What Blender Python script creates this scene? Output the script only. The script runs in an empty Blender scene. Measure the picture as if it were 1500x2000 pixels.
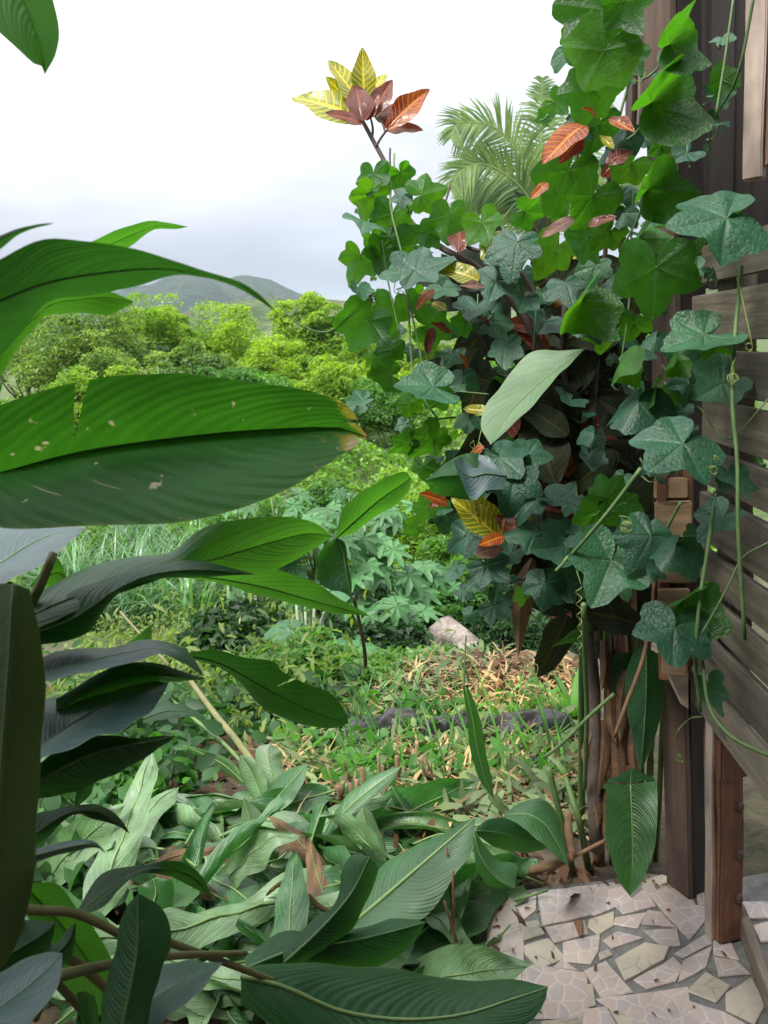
import bpy, math, random
import numpy as np
from mathutils import Vector, Matrix

R = math.radians
rng = np.random.default_rng(7)
random.seed(7)
scn = bpy.context.scene
col = scn.collection

# ------------------------------------------------------------------ camera
FPX = 1502.0
PITCH, ROLL = R(12.0), R(5.0)
EYE = np.array([0.0, 0.0, 1.5])
_f = np.array([0, math.cos(PITCH), -math.sin(PITCH)])
_r0 = np.array([1.0, 0, 0]); _u0 = np.array([0, math.sin(PITCH), math.cos(PITCH)])
CU = _u0 * math.cos(ROLL) + _r0 * math.sin(ROLL)
CR = _r0 * math.cos(ROLL) - _u0 * math.sin(ROLL)
CF = _f
cd = bpy.data.cameras.new('camera')
cam = bpy.data.objects.new('camera', cd); col.objects.link(cam)
cd.sensor_fit = 'VERTICAL'; cd.sensor_height = 24.0; cd.sensor_width = 18.0
cd.lens = 24.0 * FPX / 2000.0
cd.clip_start = 0.05; cd.clip_end = 20000
M = Matrix.Identity(4)
for i in range(3):
    M[i][0] = CR[i]; M[i][1] = CU[i]; M[i][2] = -CF[i]; M[i][3] = EYE[i]
cam.matrix_world = M
cd.dof.use_dof = True; cd.dof.focus_distance = 2.1; cd.dof.aperture_fstop = 7.0
scn.camera = cam

# ------------------------------------------------------------------ sky, sun, exposure
world = bpy.data.worlds.new('World'); scn.world = world; world.use_nodes = True
wn = world.node_tree.nodes; wl = world.node_tree.links
wn.clear()
SUN_EL, SUN_ROT = R(60), R(-140)
def build_world():
    out = wn.new('ShaderNodeOutputWorld'); bg = wn.new('ShaderNodeBackground')
    sky = wn.new('ShaderNodeTexSky'); sky.sky_type = 'NISHITA'; sky.sun_disc = False
    sky.sun_elevation = SUN_EL; sky.sun_rotation = SUN_ROT
    tc = wn.new('ShaderNodeTexCoord'); sp = wn.new('ShaderNodeSeparateXYZ')
    wl.new(tc.outputs['Generated'], sp.inputs[0])
    # overcast cloud deck: brighter overhead, grey-blue and dim near the horizon
    ramp = wn.new('ShaderNodeValToRGB')
    cr = ramp.color_ramp; cr.elements[0].position = 0.0; cr.elements[0].color = (.085, .095, .13, 1)
    cr.elements[1].position = 1.0; cr.elements[1].color = (1.9, 1.92, 1.95, 1)
    for p, c in ((.08, (.135, .147, .185, 1)), (.17, (.30, .312, .345, 1)), (.27, (.50, .51, .53, 1)), (.42, (.84, .85, .87, 1))):
        e = cr.elements.new(p); e.color = c
    ab = wn.new('ShaderNodeMath'); ab.operation = 'ABSOLUTE'
    wl.new(sp.outputs['Z'], ab.inputs[0]); wl.new(ab.outputs[0], ramp.inputs[0])
    mp = wn.new('ShaderNodeMapping'); mp.inputs['Scale'].default_value = (1, 1, 3.2)
    wl.new(tc.outputs['Generated'], mp.inputs[0])
    nz = wn.new('ShaderNodeTexNoise'); nz.inputs['Scale'].default_value = 3.4; nz.inputs['Detail'].default_value = 7
    wl.new(mp.outputs[0], nz.inputs['Vector'])
    mr = wn.new('ShaderNodeMapRange'); mr.inputs['From Min'].default_value = .3; mr.inputs['From Max'].default_value = .72
    mr.inputs['To Min'].default_value = 7.0; mr.inputs['To Max'].default_value = 12.4
    wl.new(nz.outputs['Fac'], mr.inputs['Value'])
    mul = wn.new('ShaderNodeVectorMath'); mul.operation = 'SCALE'
    wl.new(ramp.outputs[0], mul.inputs[0]); wl.new(mr.outputs[0], mul.inputs['Scale'])
    mix = wn.new('ShaderNodeMix'); mix.data_type = 'RGBA'; mix.inputs[0].default_value = .975
    wl.new(sky.outputs[0], mix.inputs[6]); wl.new(mul.outputs[0], mix.inputs[7])
    wl.new(mix.outputs[2], bg.inputs['Color']); bg.inputs['Strength'].default_value = 0.12
    wl.new(bg.outputs[0], out.inputs['Surface'])
build_world()
sd = bpy.data.lights.new('sun', 'SUN'); sun = bpy.data.objects.new('sun', sd); col.objects.link(sun)
sd.energy = 3.0; sd.angle = R(18); sd.color = (1, .97, .9)
# sun direction (towards sun): azimuth measured from +Y towards +X
_az = R(-140)
sv = Vector((math.sin(_az) * math.cos(SUN_EL), math.cos(_az) * math.cos(SUN_EL), math.sin(SUN_EL)))
sun.rotation_euler = sv.to_track_quat('Z', 'Y').to_euler()
scn.view_settings.view_transform = 'Standard'; scn.view_settings.look = 'None'
scn.view_settings.exposure = 0.95; scn.view_settings.gamma = 1.0
scn.view_settings.use_curve_mapping = False
cy = scn.cycles
cy.use_denoising = True
cy.max_bounces = 6; cy.diffuse_bounces = 3; cy.glossy_bounces = 2; cy.transmission_bounces = 5
cy.volume_bounces = 1; cy.transparent_max_bounces = 8
cy.sample_clamp_indirect = 6.0; cy.caustics_reflective = False; cy.caustics_refractive = False

# ------------------------------------------------------------------ helpers
def P(x, y, d):
    return EYE + d * (CF + CR * (x - 750.0) / FPX - CU * (y - 1000.0) / FPX)

PROF_Y = [-60, 1.9, 2.2, 3.0, 4.0, 5.0, 6.5, 8.0, 10, 14, 20, 30, 45, 70, 110, 200]
PROF_Z = [-.06, -.06, -.10, -.26, -.5, -.80, -1.25, -1.62, -2.0, -2.3, -2.4, -2.2, -1.6, .3, 3.0, 8.0]
def H(x, y):
    x = np.asarray(x, float); y = np.asarray(y, float)
    z = np.interp(y, PROF_Y, PROF_Z)
    w = np.clip((y - 2.2) / 3, 0, 1)
    z = z + w * (.07 * np.sin(1.7 * x + .6) * np.cos(1.3 * y) + .04 * np.sin(4.1 * x + 2 * y))
    # bank rising on the right behind the log, and the spoil heap in front of it
    z = z + 0.20 * np.exp(-(((x - 0.5) / .8) ** 2 + ((y - 4.35) / .55) ** 2))
    z = z + np.clip((y - 12) / 12, 0, 1) * (.35 * np.sin(.35 * x + 1) * np.sin(.28 * y) + .2 * np.sin(.9 * x + .5 * y))
    return z
def G(x, y, lift=0.0):
    """where the line of sight through a photo pixel meets the ground"""
    dr = CF + CR * (x - 750.0) / FPX - CU * (y - 1000.0) / FPX
    p = EYE + dr * _TT[:, None]
    k = np.argmax(p[:, 2] <= H(p[:, 0], p[:, 1]) + lift)
    return p[k] if k > 0 else p[-1]
_TT = .6 * 1.0025 ** np.arange(2400)

def link(o, parent=None):
    col.objects.link(o)
    if parent is not None: o.parent = parent
    return o
def tag(o, label=None, cat=None, group=None, kind=None):
    if label: o['label'] = label
    if cat: o['category'] = cat
    if group: o['group'] = group
    if kind: o['kind'] = kind
    return o
def empty(name, loc, label, cat, group=None):
    o = bpy.data.objects.new(name, None); o.location = Vector(loc); o.empty_display_size = .1
    link(o); return tag(o, label, cat, group)
def fast_mesh(name, V, F, uv=None, attr=None, smooth=True):
    """F: (n,k) int array, all faces the same size; uv per vertex"""
    me = bpy.data.meshes.new(name)
    V = np.asarray(V, np.float32); F = np.asarray(F, np.int32)
    n, k = F.shape
    me.vertices.add(len(V)); me.vertices.foreach_set('co', V.ravel())
    me.loops.add(n * k); me.loops.foreach_set('vertex_index', F.ravel())
    me.polygons.add(n); me.polygons.foreach_set('loop_start', np.arange(0, n * k, k, dtype=np.int32))
    if smooth: me.polygons.foreach_set('use_smooth', np.ones(n, bool))
    if uv is not None:
        l = me.uv_layers.new(name='UVMap')
        l.data.foreach_set('uv', np.asarray(uv, np.float32)[F.ravel()].ravel())
    if attr:
        for an, av in attr.items():
            a = me.attributes.new(an, 'FLOAT', 'POINT'); a.data.foreach_set('value', np.asarray(av, np.float32))
    me.update(); me.validate()
    return me
def obj(name, me, mat, parent=None):
    o = bpy.data.objects.new(name, me)
    if mat is not None and len(me.materials) == 0: me.materials.append(mat)
    link(o, parent); return o
def local(o_parent, V):
    """world points -> coordinates of an unrotated parent"""
    return np.asarray(V) - np.array(o_parent.location)
def crom(pts, n):
    """Catmull-Rom resample to n+1 points, even in arc length"""
    p = np.asarray(pts, float)
    if len(p) == 2:
        t = np.linspace(0, 1, n + 1)[:, None]; return p[0] * (1 - t) + p[1] * t
    q = np.vstack([2 * p[0] - p[1], p, 2 * p[-1] - p[-2]])
    out = []
    for i in range(len(p) - 1):
        a, b, c, d = q[i], q[i + 1], q[i + 2], q[i + 3]
        for t in np.linspace(0, 1, 16, endpoint=False):
            out.append(.5 * (2 * b + (c - a) * t + (2 * a - 5 * b + 4 * c - d) * t * t + (3 * b - a - 3 * c + d) * t ** 3))
    out.append(p[-1]); out = np.array(out)
    s = np.r_[0, np.cumsum(np.linalg.norm(np.diff(out, axis=0), axis=1))]
    s /= s[-1]
    tt = np.linspace(0, 1, n + 1)
    return np.stack([np.interp(tt, s, out[:, k]) for k in range(out.shape[1])], 1)
def tube_arrays(pts, rad, seg=6, n=None, caps=True):
    pts = np.asarray(pts, float)
    if n: pts = crom(pts, n)
    m = len(pts)
    rad = np.interp(np.linspace(0, 1, m), np.linspace(0, 1, len(rad)), rad) if np.ndim(rad) else np.full(m, rad)
    T = np.gradient(pts, axis=0); T /= np.linalg.norm(T, axis=1)[:, None] + 1e-12
    ref = np.array([.3, .2, 1.0]); 
    if abs(T[0] @ ref) > .95 * np.linalg.norm(ref): ref = np.array([1.0, .2, .1])
    N = np.cross(T, ref); N /= np.linalg.norm(N, axis=1)[:, None] + 1e-12
    B = np.cross(T, N)
    a = np.linspace(0, 2 * np.pi, seg, endpoint=False)
    V = pts[:, None, :] + rad[:, None, None] * (np.cos(a)[None, :, None] * N[:, None, :] + np.sin(a)[None, :, None] * B[:, None, :])
    V = V.reshape(-1, 3)
    F = []
    for i in range(m - 1):
        for j in range(seg):
            k = (j + 1) % seg
            F.append((i * seg + j, i * seg + k, (i + 1) * seg + k, (i + 1) * seg + j))
    u = np.repeat(np.linspace(0, 1, m), seg); v = np.tile(np.arange(seg) / seg, m)
    if caps:
        V = np.vstack([V, pts[0], pts[-1]]); c0, c1 = len(V) - 2, len(V) - 1
        for j in range(seg):
            k = (j + 1) % seg
            F.append((c0, k, j, c0)); F.append((c1, (m - 1) * seg + j, (m - 1) * seg + k, c1))
        u = np.r_[u, 0, 1]; v = np.r_[v, 0, 0]
    return V, F, np.stack([u, v], 1)
def poly_mesh(name, V, F, uv=None, smooth=True):
    me = bpy.data.meshes.new(name)
    F = [tuple(dict.fromkeys(f)) for f in F]
    me.from_pydata([tuple(map(float, v)) for v in V], [], [tuple(map(int, f)) for f in F])
    if uv is not None:
        l = me.uv_layers.new(name='UVMap')
        idx = np.zeros(len(me.loops), np.int32); me.loops.foreach_get('vertex_index', idx)
        l.data.foreach_set('uv', np.asarray(uv, np.float32)[idx].ravel())
    if smooth:
        me.polygons.foreach_set('use_smooth', np.ones(len(me.polygons), bool))
    me.update(); return me
def tube(name, pts, rad, mat, parent=None, seg=6, n=None):
    V, F, uv = tube_arrays(pts, rad, seg, n)
    if parent is not None: V = V - np.array(parent_origin(parent))
    return obj(name, poly_mesh(name, V, F, uv), mat, parent)
def parent_origin(p):
    v = np.zeros(3)
    while p is not None:
        v = v + np.array(p.location); p = p.parent
    return v
def box_arrays(c, ax, ay, az):
    """c centre, ax/ay/az half-extent vectors"""
    c = np.asarray(c); V = []
    for sx in (-1, 1):
        for sy in (-1, 1):
            for sz in (-1, 1):
                V.append(c + sx * np.asarray(ax) + sy * np.asarray(ay) + sz * np.asarray(az))
    F = [(0, 1, 3, 2), (4, 6, 7, 5), (0, 4, 5, 1), (2, 3, 7, 6), (0, 2, 6, 4), (1, 5, 7, 3)]
    return np.array(V), F
def board(name, c, ax, ay, az, mat, parent, bev=.003, uvs=None):
    """bevelled board; UV/Object coords: x along ax"""
    L = [np.linalg.norm(v) for v in (ax, ay, az)]
    e = [np.asarray(v) / l for v, l in zip((ax, ay, az), L)]
    V, F = box_arrays((0, 0, 0), (L[0], 0, 0), (0, L[1], 0), (0, 0, L[2]))
    import bmesh
    bm = bmesh.new()
    vs = [bm.verts.new(v) for v in V]
    for f in F: bm.faces.new([vs[i] for i in f])
    bmesh.ops.subdivide_edges(bm, edges=[ed for ed in bm.edges if abs((ed.verts[0].co - ed.verts[1].co).x) > 1e-6], cuts=7)
    for v in bm.verts:   # hand-sawn unevenness
        s = v.co.x * 9 + c[2] * 31 + c[1] * 7
        v.co.y += .0022 * math.sin(s * 1.3) * (1 if v.co.y > 0 else .4); v.co.z += .0018 * math.sin(s * 1.9 + 1.2)
    bmesh.ops.bevel(bm, geom=[ed for ed in bm.edges if ed.calc_face_angle(0) > .5], offset=bev, segments=2, affect='EDGES')
    bmesh.ops.recalc_face_normals(bm, faces=bm.faces)
    me = bpy.data.meshes.new(name); bm.to_mesh(me); bm.free()
    o = obj(name, me, mat, parent)
    m = Matrix.Identity(4)
    for i in range(3):
        m[i][0], m[i][1], m[i][2] = e[0][i], e[1][i], e[2][i]
    c = np.asarray(c) - (parent_origin(parent) if parent is not None else 0)
    m.translation = Vector(c); o.matrix_local = m
    return o

# ------------------------------------------------------------------ materials
class NT:
    def __init__(s, name):
        s.m = bpy.data.materials.new(name); s.m.use_nodes = True
        s.t = s.m.node_tree; s.n = s.t.nodes; s.n.clear()
        s.out = s.n.new('ShaderNodeOutputMaterial')
    def __call__(s, kind, **kw):
        nd = s.n.new('ShaderNode' + kind)
        for k, v in kw.items(): setattr(nd, k, v)
        return nd
    def l(s, a, b): s.t.links.new(a, b)
    def math(s, op, a, b=None, c=None):
        nd = s('Math', operation=op)
        for i, v in enumerate((a, b, c)):
            if v is None: continue
            if isinstance(v, (int, float)): nd.inputs[i].default_value = v
            else: s.l(v, nd.inputs[i])
        return nd.outputs[0]
    def noise(s, vec, scale, detail=3, rough=.55):
        nd = s('TexNoise'); nd.inputs['Scale'].default_value = scale; nd.inputs['Detail'].default_value = detail
        nd.inputs['Roughness'].default_value = rough
        if vec is not None: s.l(vec, nd.inputs['Vector'])
        return nd.outputs['Fac']
    def rng(s, v, a, b, c, d, smooth=False):
        nd = s('MapRange')
        if smooth: nd.interpolation_type = 'SMOOTHSTEP'
        s.l(v, nd.inputs['Value'])
        for k, x in zip(('From Min', 'From Max', 'To Min', 'To Max'), (a, b, c, d)): nd.inputs[k].default_value = x
        return nd.outputs[0]
    def mix(s, f, a, b, blend='MIX'):
        nd = s('Mix', data_type='RGBA', blend_type=blend)
        for i, v in ((0, f), (6, a), (7, b)):
            if isinstance(v, (int, float)): nd.inputs[i].default_value = v
            elif isinstance(v, tuple): nd.inputs[i].default_value = (*v[:3], 1)
            else: s.l(v, nd.inputs[i])
        return nd.outputs[2]
    def scale(s, c, f):
        nd = s('VectorMath', operation='SCALE')
        if isinstance(c, tuple): nd.inputs[0].default_value = c[:3]
        else: s.l(c, nd.inputs[0])
        if isinstance(f, (int, float)): nd.inputs['Scale'].default_value = f
        else: s.l(f, nd.inputs['Scale'])
        return nd.outputs[0]
    def bump(s, h, strength, dist):
        nd = s('Bump'); nd.inputs['Strength'].default_value = strength; nd.inputs['Distance'].default_value = dist
        s.l(h, nd.inputs['Height']); return nd.outputs[0]
    def leafshade(s, base, trans, tmix, rough, normal=None, spec=.5):
        pr = s('BsdfPrincipled'); tr = s('BsdfTranslucent'); mx = s('MixShader')
        s.l(base, pr.inputs['Base Color']); s.l(trans, tr.inputs['Color'])
        if isinstance(rough, (int, float)): pr.inputs['Roughness'].default_value = rough
        else: s.l(rough, pr.inputs['Roughness'])
        pr.inputs['Specular IOR Level'].default_value = spec
        if normal is not None:
            s.l(normal, pr.inputs['Normal']); s.l(normal, tr.inputs['Normal'])
        if isinstance(tmix, (int, float)): mx.inputs[0].default_value = tmix
        else: s.l(tmix, mx.inputs[0])
        s.l(pr.outputs[0], mx.inputs[1]); s.l(tr.outputs[0], mx.inputs[2]); s.l(mx.outputs[0], s.out.inputs['Surface'])
        return pr

def mat_blade(name, base, trans, tmix=.42, rough=.36, ribs=46, slant=.28, rib_s=.5, rib_c=(.10, .2, .05), midw=.035,
              damage=0.0, vary=.25, spec=.5, old=0.0, coat=0.0):
    """broad heliconia-type blade: fine lateral ribs that sweep towards the tip, pale midrib"""
    s = NT(name); uv = s('UVMap'); sp = s('SeparateXYZ'); s.l(uv.outputs[0], sp.inputs[0])
    u, v = sp.outputs['X'], sp.outputs['Y']
    av = s.math('ABSOLUTE', v)
    tcn = s('TexCoord'); oc = tcn.outputs['Object']
    wob = s.math('MULTIPLY', s.math('SUBTRACT', s.noise(oc, 7, 3), .5), .07)
    ph = s.math('SUBTRACT', s.math('ADD', u, wob), s.math('MULTIPLY', s.math('POWER', av, 1.6), slant))
    w1 = s.math('SINE', s.math('MULTIPLY', ph, ribs * 6.2832))
    w2 = s.math('SINE', s.math('MULTIPLY', ph, ribs * .37 * 6.2832))
    w3 = s.math('SINE', s.math('MULTIPLY', ph, ribs * 4.1 * 6.2832))
    w = s.math('ADD', s.math('ADD', s.math('MULTIPLY', w1, .6), s.math('MULTIPLY', w2, .75)), s.math('MULTIPLY', w3, .12))
    oi = s('ObjectInfo'); rnd = oi.outputs['Random']
    big = s.noise(oc, 4.5, 4, .6)
    val = s.math('MULTIPLY', s.rng(big, .3, .7, 1 - vary, 1 + vary), s.rng(rnd, 0, 1, .85, 1.15))
    val = s.math('MULTIPLY', val, s.rng(w, -1.4, 1.4, .93, 1.05))
    cb = s.scale(base, val); ct = s.scale(trans, val)
    edge = s.rng(av, .965, 1.0, 0, .55)
    cb = s.mix(edge, cb, (.14, .2, .05)); 
    mid = s.rng(av, midw * .5, midw, 1, 0)
    cb = s.mix(s.math('MULTIPLY', mid, .8), cb, rib_c); ct = s.mix(s.math('MULTIPLY', mid, .6), ct, tuple(.6 * c for c in rib_c))
    if damage > 0:
        sp1 = s.rng(s.noise(oc, 42, 2, .5), .71 - .02 * damage, .735, 0, 1)
        tipn = s.math('ADD', s.math('MULTIPLY', s.rng(u, .80, .99, 0, 1), s.rng(av, 0, .9, .5, 1)), s.math('MULTIPLY', s.math('SUBTRACT', s.noise(oc, 22, 4, .65), .5), 1.5))
        t1 = s.rng(tipn, .5, .7, 0, .9); t2 = s.rng(tipn, .74, .84, 0, 1)
        cb = s.mix(t1, cb, (.28, .22, .03)); ct = s.mix(t1, ct, (.42, .38, .04))
        cb = s.mix(t2, cb, (.38, .33, .2)); ct = s.mix(t2, ct, (.35, .2, .06))
        streak = s.math('MULTIPLY', s.rng(s.math('SINE', s.math('MULTIPLY', ph, 11.0 * 6.2832)), .985, .998, 0, 1), s.rng(s.noise(oc, 7, 1), .63, .68, 0, 1))
        sp1 = s.math('MAXIMUM', sp1, streak)
        cb = s.mix(sp1, cb, (.5, .46, .3)); ct = s.mix(sp1, ct, (.45, .4, .2))
    if old > 0:
        o1 = s.rng(s.noise(oc, 5, 4, .65), .62 - .25 * old, .75 - .2 * old, 0, .9)
        cb = s.mix(o1, cb, (.16, .11, .04)); ct = s.mix(o1, ct, (.2, .13, .03))
    sc = s.rng(s.noise(oc, 120, 2), .6, .75, 0, .5)      # fine dust and flecks
    cb = s.mix(s.math('MULTIPLY', sc, .25), cb, (.22, .26, .18))
    hgt = s.math('ADD', w, s.math('MULTIPLY', s.noise(oc, 30, 3), .8))
    nrm = s.bump(hgt, rib_s * .55, .0035)
    rg = s.rng(s.noise(oc, 18, 3), .3, .7, rough - .07, rough + .1)
    pr = s.leafshade(cb, ct, tmix, rg, nrm, spec)
    pr.inputs['Coat Weight'].default_value = coat; pr.inputs['Coat Roughness'].default_value = .32
    return s.m

def mat_cards(name, base, trans, tmix=.4, rough=.5, vary=.45, yellow=.25, patch=.5, spec=.35):
    """many small leaves in one mesh: colour changes from leaf to leaf (attribute rnd) and in patches"""
    s = NT(name); at = s('Attribute', attribute_name='rnd'); r = at.outputs['Fac']
    ge = s('NewGeometry'); big = s.noise(ge.outputs['Position'], patch, 3)
    val = s.math('MULTIPLY', s.rng(r, 0, 1, 1 - vary, 1 + vary), s.rng(big, .3, .7, .72, 1.22))
    yb = s.math('MULTIPLY', s.rng(big, .42, .62, 0, 1), yellow)
    cb = s.mix(yb, base, (base[0] * 2.1, base[1] * 1.35, base[2] * .8)); ct = s.mix(yb, trans, (trans[0] * 1.9, trans[1] * 1.2, trans[2] * .8))
    s.leafshade(s.scale(cb, val), s.scale(ct, val), tmix, rough, None, spec)
    return s.m

def mat_vine(name, base, trans, tmix, rough, bump=.7):
    s = NT(name); at = s('Attribute', attribute_name='vein'); v = at.outputs['Fac']
    tcn = s('TexCoord'); oc = tcn.outputs['Object']; oi = s('ObjectInfo'); rnd = oi.outputs['Random']
    off = s('VectorMath', operation='ADD'); s.l(oc, off.inputs[0]); s.l(oi.outputs['Location'], off.inputs[1]); oc = off.outputs[0]
    big = s.noise(oc, 2.5, 4, .6)
    val = s.math('MULTIPLY', s.rng(big, .3, .7, .78, 1.25), s.rng(rnd, 0, 1, .72, 1.25))
    hue = s.mix(s.rng(rnd, .5, 1, 0, .5), base, (base[0] * 1.6, base[1] * 1.15, base[2] * .7))
    cb = s.scale(hue, val); ct = s.scale(s.mix(s.rng(rnd, .4, 1, 0, .55), trans, (trans[0] * 1.9, trans[1] * 1.15, trans[2] * .6)), val)
    vm = s.rng(v, .78, 1, 0, .5, True)
    cb = s.mix(vm, cb, (.12, .2, .07)); ct = s.mix(s.math('MULTIPLY', vm, .6), ct, (.22, .36, .06))
    # small net of veins and puckering
    vo = s('TexVoronoi', feature='DISTANCE_TO_EDGE'); vo.inputs['Scale'].default_value = 9; s.l(oc, vo.inputs['Vector'])
    net = s.rng(vo.outputs['Distance'], 0, .07, 1, 0)
    cb = s.mix(s.math('MULTIPLY', net, .10), cb, (.10, .17, .07))
    bl = s.rng(s.noise(oc, 6, 3, .6), .67, .73, 0, 1); cb = s.mix(s.math('MULTIPLY', bl, .6), cb, (.2, .18, .06)); 
    puck = s.math('ADD', s.math('MULTIPLY', s.rng(vo.outputs['Distance'], 0, .22, 0, 1), .35), s.math('ADD', s.math('MULTIPLY', s.noise(oc, 5, 3), 1.2), s.math('MULTIPLY', v, -.8)))
    nrm = s.bump(puck, bump, .05)
    rg = s.rng(s.noise(oc, 8, 3), .3, .7, rough - .08, rough + .1)
    s.leafshade(cb, ct, tmix, rg, nrm, .38)
    return s.m

def mat_croton(name, blade, vein, tblade, tvein, rough=.3, nv=10, width=.3, spec=.5):
    s = NT(name); uv = s('UVMap'); sp = s('SeparateXYZ'); s.l(uv.outputs[0], sp.inputs[0])
    u, v = sp.outputs['X'], sp.outputs['Y']; av = s.math('ABSOLUTE', v)
    tcn = s('TexCoord'); oc = tcn.outputs['Object']; oi = s('ObjectInfo'); rnd = oi.outputs['Random']
    wob = s.math('MULTIPLY', s.math('SUBTRACT', s.noise(oc, 6, 2), .5), .05)
    ph = s.math('ADD', s.math('SUBTRACT', u, s.math('MULTIPLY', av, .17)), wob)
    w = s.math('ABSOLUTE', s.math('SINE', s.math('MULTIPLY', ph, nv * 3.1416)))
    lat = s.rng(w, width * .45, width * 1.3, 1, 0); mid = s.rng(av, .05, .13, 1, 0)
    vm = s.math('MAXIMUM', lat, mid)
    patch = s.rng(s.noise(oc, 2.2, 3), .42, .62, 0, .75)
    vm = s.math('MINIMUM', s.math('ADD', vm, s.math('MULTIPLY', patch, .35)), 1.0)
    val = s.rng(rnd, 0, 1, .75, 1.2)
    cb = s.scale(s.mix(vm, blade, vein), val); ct = s.scale(s.mix(vm, tblade, tvein), val)
    nrm = s.bump(s.math('SUBTRACT', 1.0, vm), .35, .02)
    s.leafshade(cb, ct, .42, rough, nrm, spec)
    return s.m

def mat_wood(name, c1, c2, rough=.75, grain=26, moss=0.0, knots=.3, dark=0.0):
    s = NT(name); tcn = s('TexCoord'); oi = s('ObjectInfo')
    mp = s('Mapping'); mp.inputs['Scale'].default_value = (1.2, grain, grain)
    ad = s('VectorMath', operation='ADD'); s.l(tcn.outputs['Object'], ad.inputs[0]); 
    sc = s.scale(oi.outputs['Location'], 3.1); s.l(sc, ad.inputs[1]); s.l(ad.outputs[0], mp.inputs[0])
    g = s.noise(mp.outputs[0], 2.2, 6, .65)
    mp2 = s('Mapping'); mp2.inputs['Scale'].default_value = (3, 14, 14); s.l(ad.outputs[0], mp2.inputs[0])
    b = s.noise(mp2.outputs[0], 1.4, 3, .6)
    c = s.mix(s.rng(g, .3, .7, 0, 1), c1, c2)
    c = s.scale(c, s.math('MULTIPLY', s.rng(b, .3, .7, .6, 1.25), s.rng(oi.outputs['Random'], 0, 1, .75, 1.2)))
    if knots:
        k = s.rng(s.noise(mp2.outputs[0], 2.3, 1), .70, .76, 0, knots * 2); c = s.mix(k, c, tuple(.25 * x for x in c1))
    if moss:
        m_ = s.rng(s.noise(ad.outputs[0], 7, 5, .7), .55, .75, 0, moss); c = s.mix(m_, c, (.055, .06, .03))
    st = s.rng(s.noise(ad.outputs[0], 4, 5, .7), .5, .75, 0, .6); c = s.mix(st, c, tuple(.3 * x for x in c1))
    pr = s('BsdfPrincipled'); s.l(c, pr.inputs['Base Color']); pr.inputs['Roughness'].default_value = rough
    s.l(s.bump(s.math('ADD', g, s.math('MULTIPLY', b, .5)), .6, .004), pr.inputs['Normal'])
    s.l(pr.outputs[0], s.out.inputs['Surface']); return s.m

def mat_plain(name, c1, c2, scale=8, rough=.8, bump=.5, dist=.01, spec=.3, detail=5):
    s = NT(name); tcn = s('TexCoord'); ge = s('NewGeometry')
    n1 = s.noise(ge.outputs['Position'], scale, detail, .65); n2 = s.noise(ge.outputs['Position'], scale * 5.3, 4, .6)
    f = s.math('ADD', s.math('MULTIPLY', n1, .7), s.math('MULTIPLY', n2, .3))
    c = s.mix(s.rng(f, .35, .65, 0, 1), c1, c2)
    pr = s('BsdfPrincipled'); s.l(c, pr.inputs['Base Color']); pr.inputs['Roughness'].default_value = rough
    pr.inputs['Specular IOR Level'].default_value = spec
    s.l(s.bump(f, bump, dist), pr.inputs['Normal']); s.l(pr.outputs[0], s.out.inputs['Surface']); return s.m

MT = {}
MT['hel_bright'] = mat_blade('heliconia_leaf_backlit', (.04, .125, .045), (.07, .26, .010), .48, .38, 34, damage=0, rib_c=(.05, .13, .03), coat=.2)  # backlit copy: brightness of light from behind put into the colour
MT['hel_torn'] = mat_blade('heliconia_leaf_scarred', (.026, .098, .022), (.038, .17, .008), .42, .46, 22, damage=1, rib_c=(.05, .09, .03), rib_s=.45, spec=.18)
MT['hel_dark'] = mat_blade('heliconia_leaf_deep_green', (.019, .07, .026), (.045, .2, .014), .38, .42, 28, rib_c=(.05, .1, .05), rib_s=.5, spec=.28, coat=.0)  # darker copy, carrying the shade of undersides and folds
MT['hel_blue'] = mat_blade('heliconia_leaf_sky_sheen', (.036, .078, .082), (.05, .2, .02), .18, .42, 30, rib_c=(.16, .25, .17), rib_s=.55, spec=.5, coat=.35)  # bluish sky reflection put into the base colour
MT['hel_old'] = mat_blade('heliconia_leaf_ageing', (.04, .07, .02), (.06, .11, .012), .25, .55, 40, rib_c=(.06, .08, .03), rib_s=.3, old=.0, spec=.2)
MT['cut_pale'] = mat_blade('cut_leaf_pale_side', (.105, .19, .08), (.10, .30, .05), .22, .46, 30, vary=.42, rib_c=(.2, .3, .12), rib_s=.5, spec=.6, coat=.3)
MT['cut_green'] = mat_blade('cut_leaf_green_side', (.036, .12, .034), (.06, .28, .02), .32, .38, 30, vary=.4, rib_c=(.18, .26, .08), rib_s=.55, spec=.5, coat=.3)
MT['cut_dry'] = mat_blade('dry_leaf', (.17, .10, .05), (.16, .085, .03), .2, .7, 30, rib_c=(.3, .2, .1), rib_s=.8, old=.2)
MT['midrib'] = mat_plain('midrib', (.12, .20, .065), (.17, .25, .09), 20, .45, .2, .002)
MT['midrib_dark'] = mat_plain('midrib_dark', (.055, .12, .035), (.075, .15, .045), 20, .5, .2, .002)
MT['petiole'] = mat_plain('petiole', (.10, .105, .04), (.17, .16, .07), 14, .6, .3, .003)
MT['stalk_green'] = mat_plain('green_stalk', (.055, .11, .035), (.11, .17, .05), 14, .5, .3, .003)
MT['stalk_brown'] = mat_plain('brown_stalk', (.085, .045, .03), (.17, .10, .06), 12, .8, .5, .005)
MT['sheath_dark'] = mat_plain('old_sheath', (.05, .028, .018), (.16, .09, .05), 30, .9, .9, .008)
MT['sheath'] = mat_plain('dry_sheath', (.10, .055, .032), (.25, .15, .085), 15, .85, .6, .006)
MT['vine_top'] = mat_vine('vine_leaf_upper', (.02, .078, .044), (.05, .22, .02), .24, .47, .18)
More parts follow.
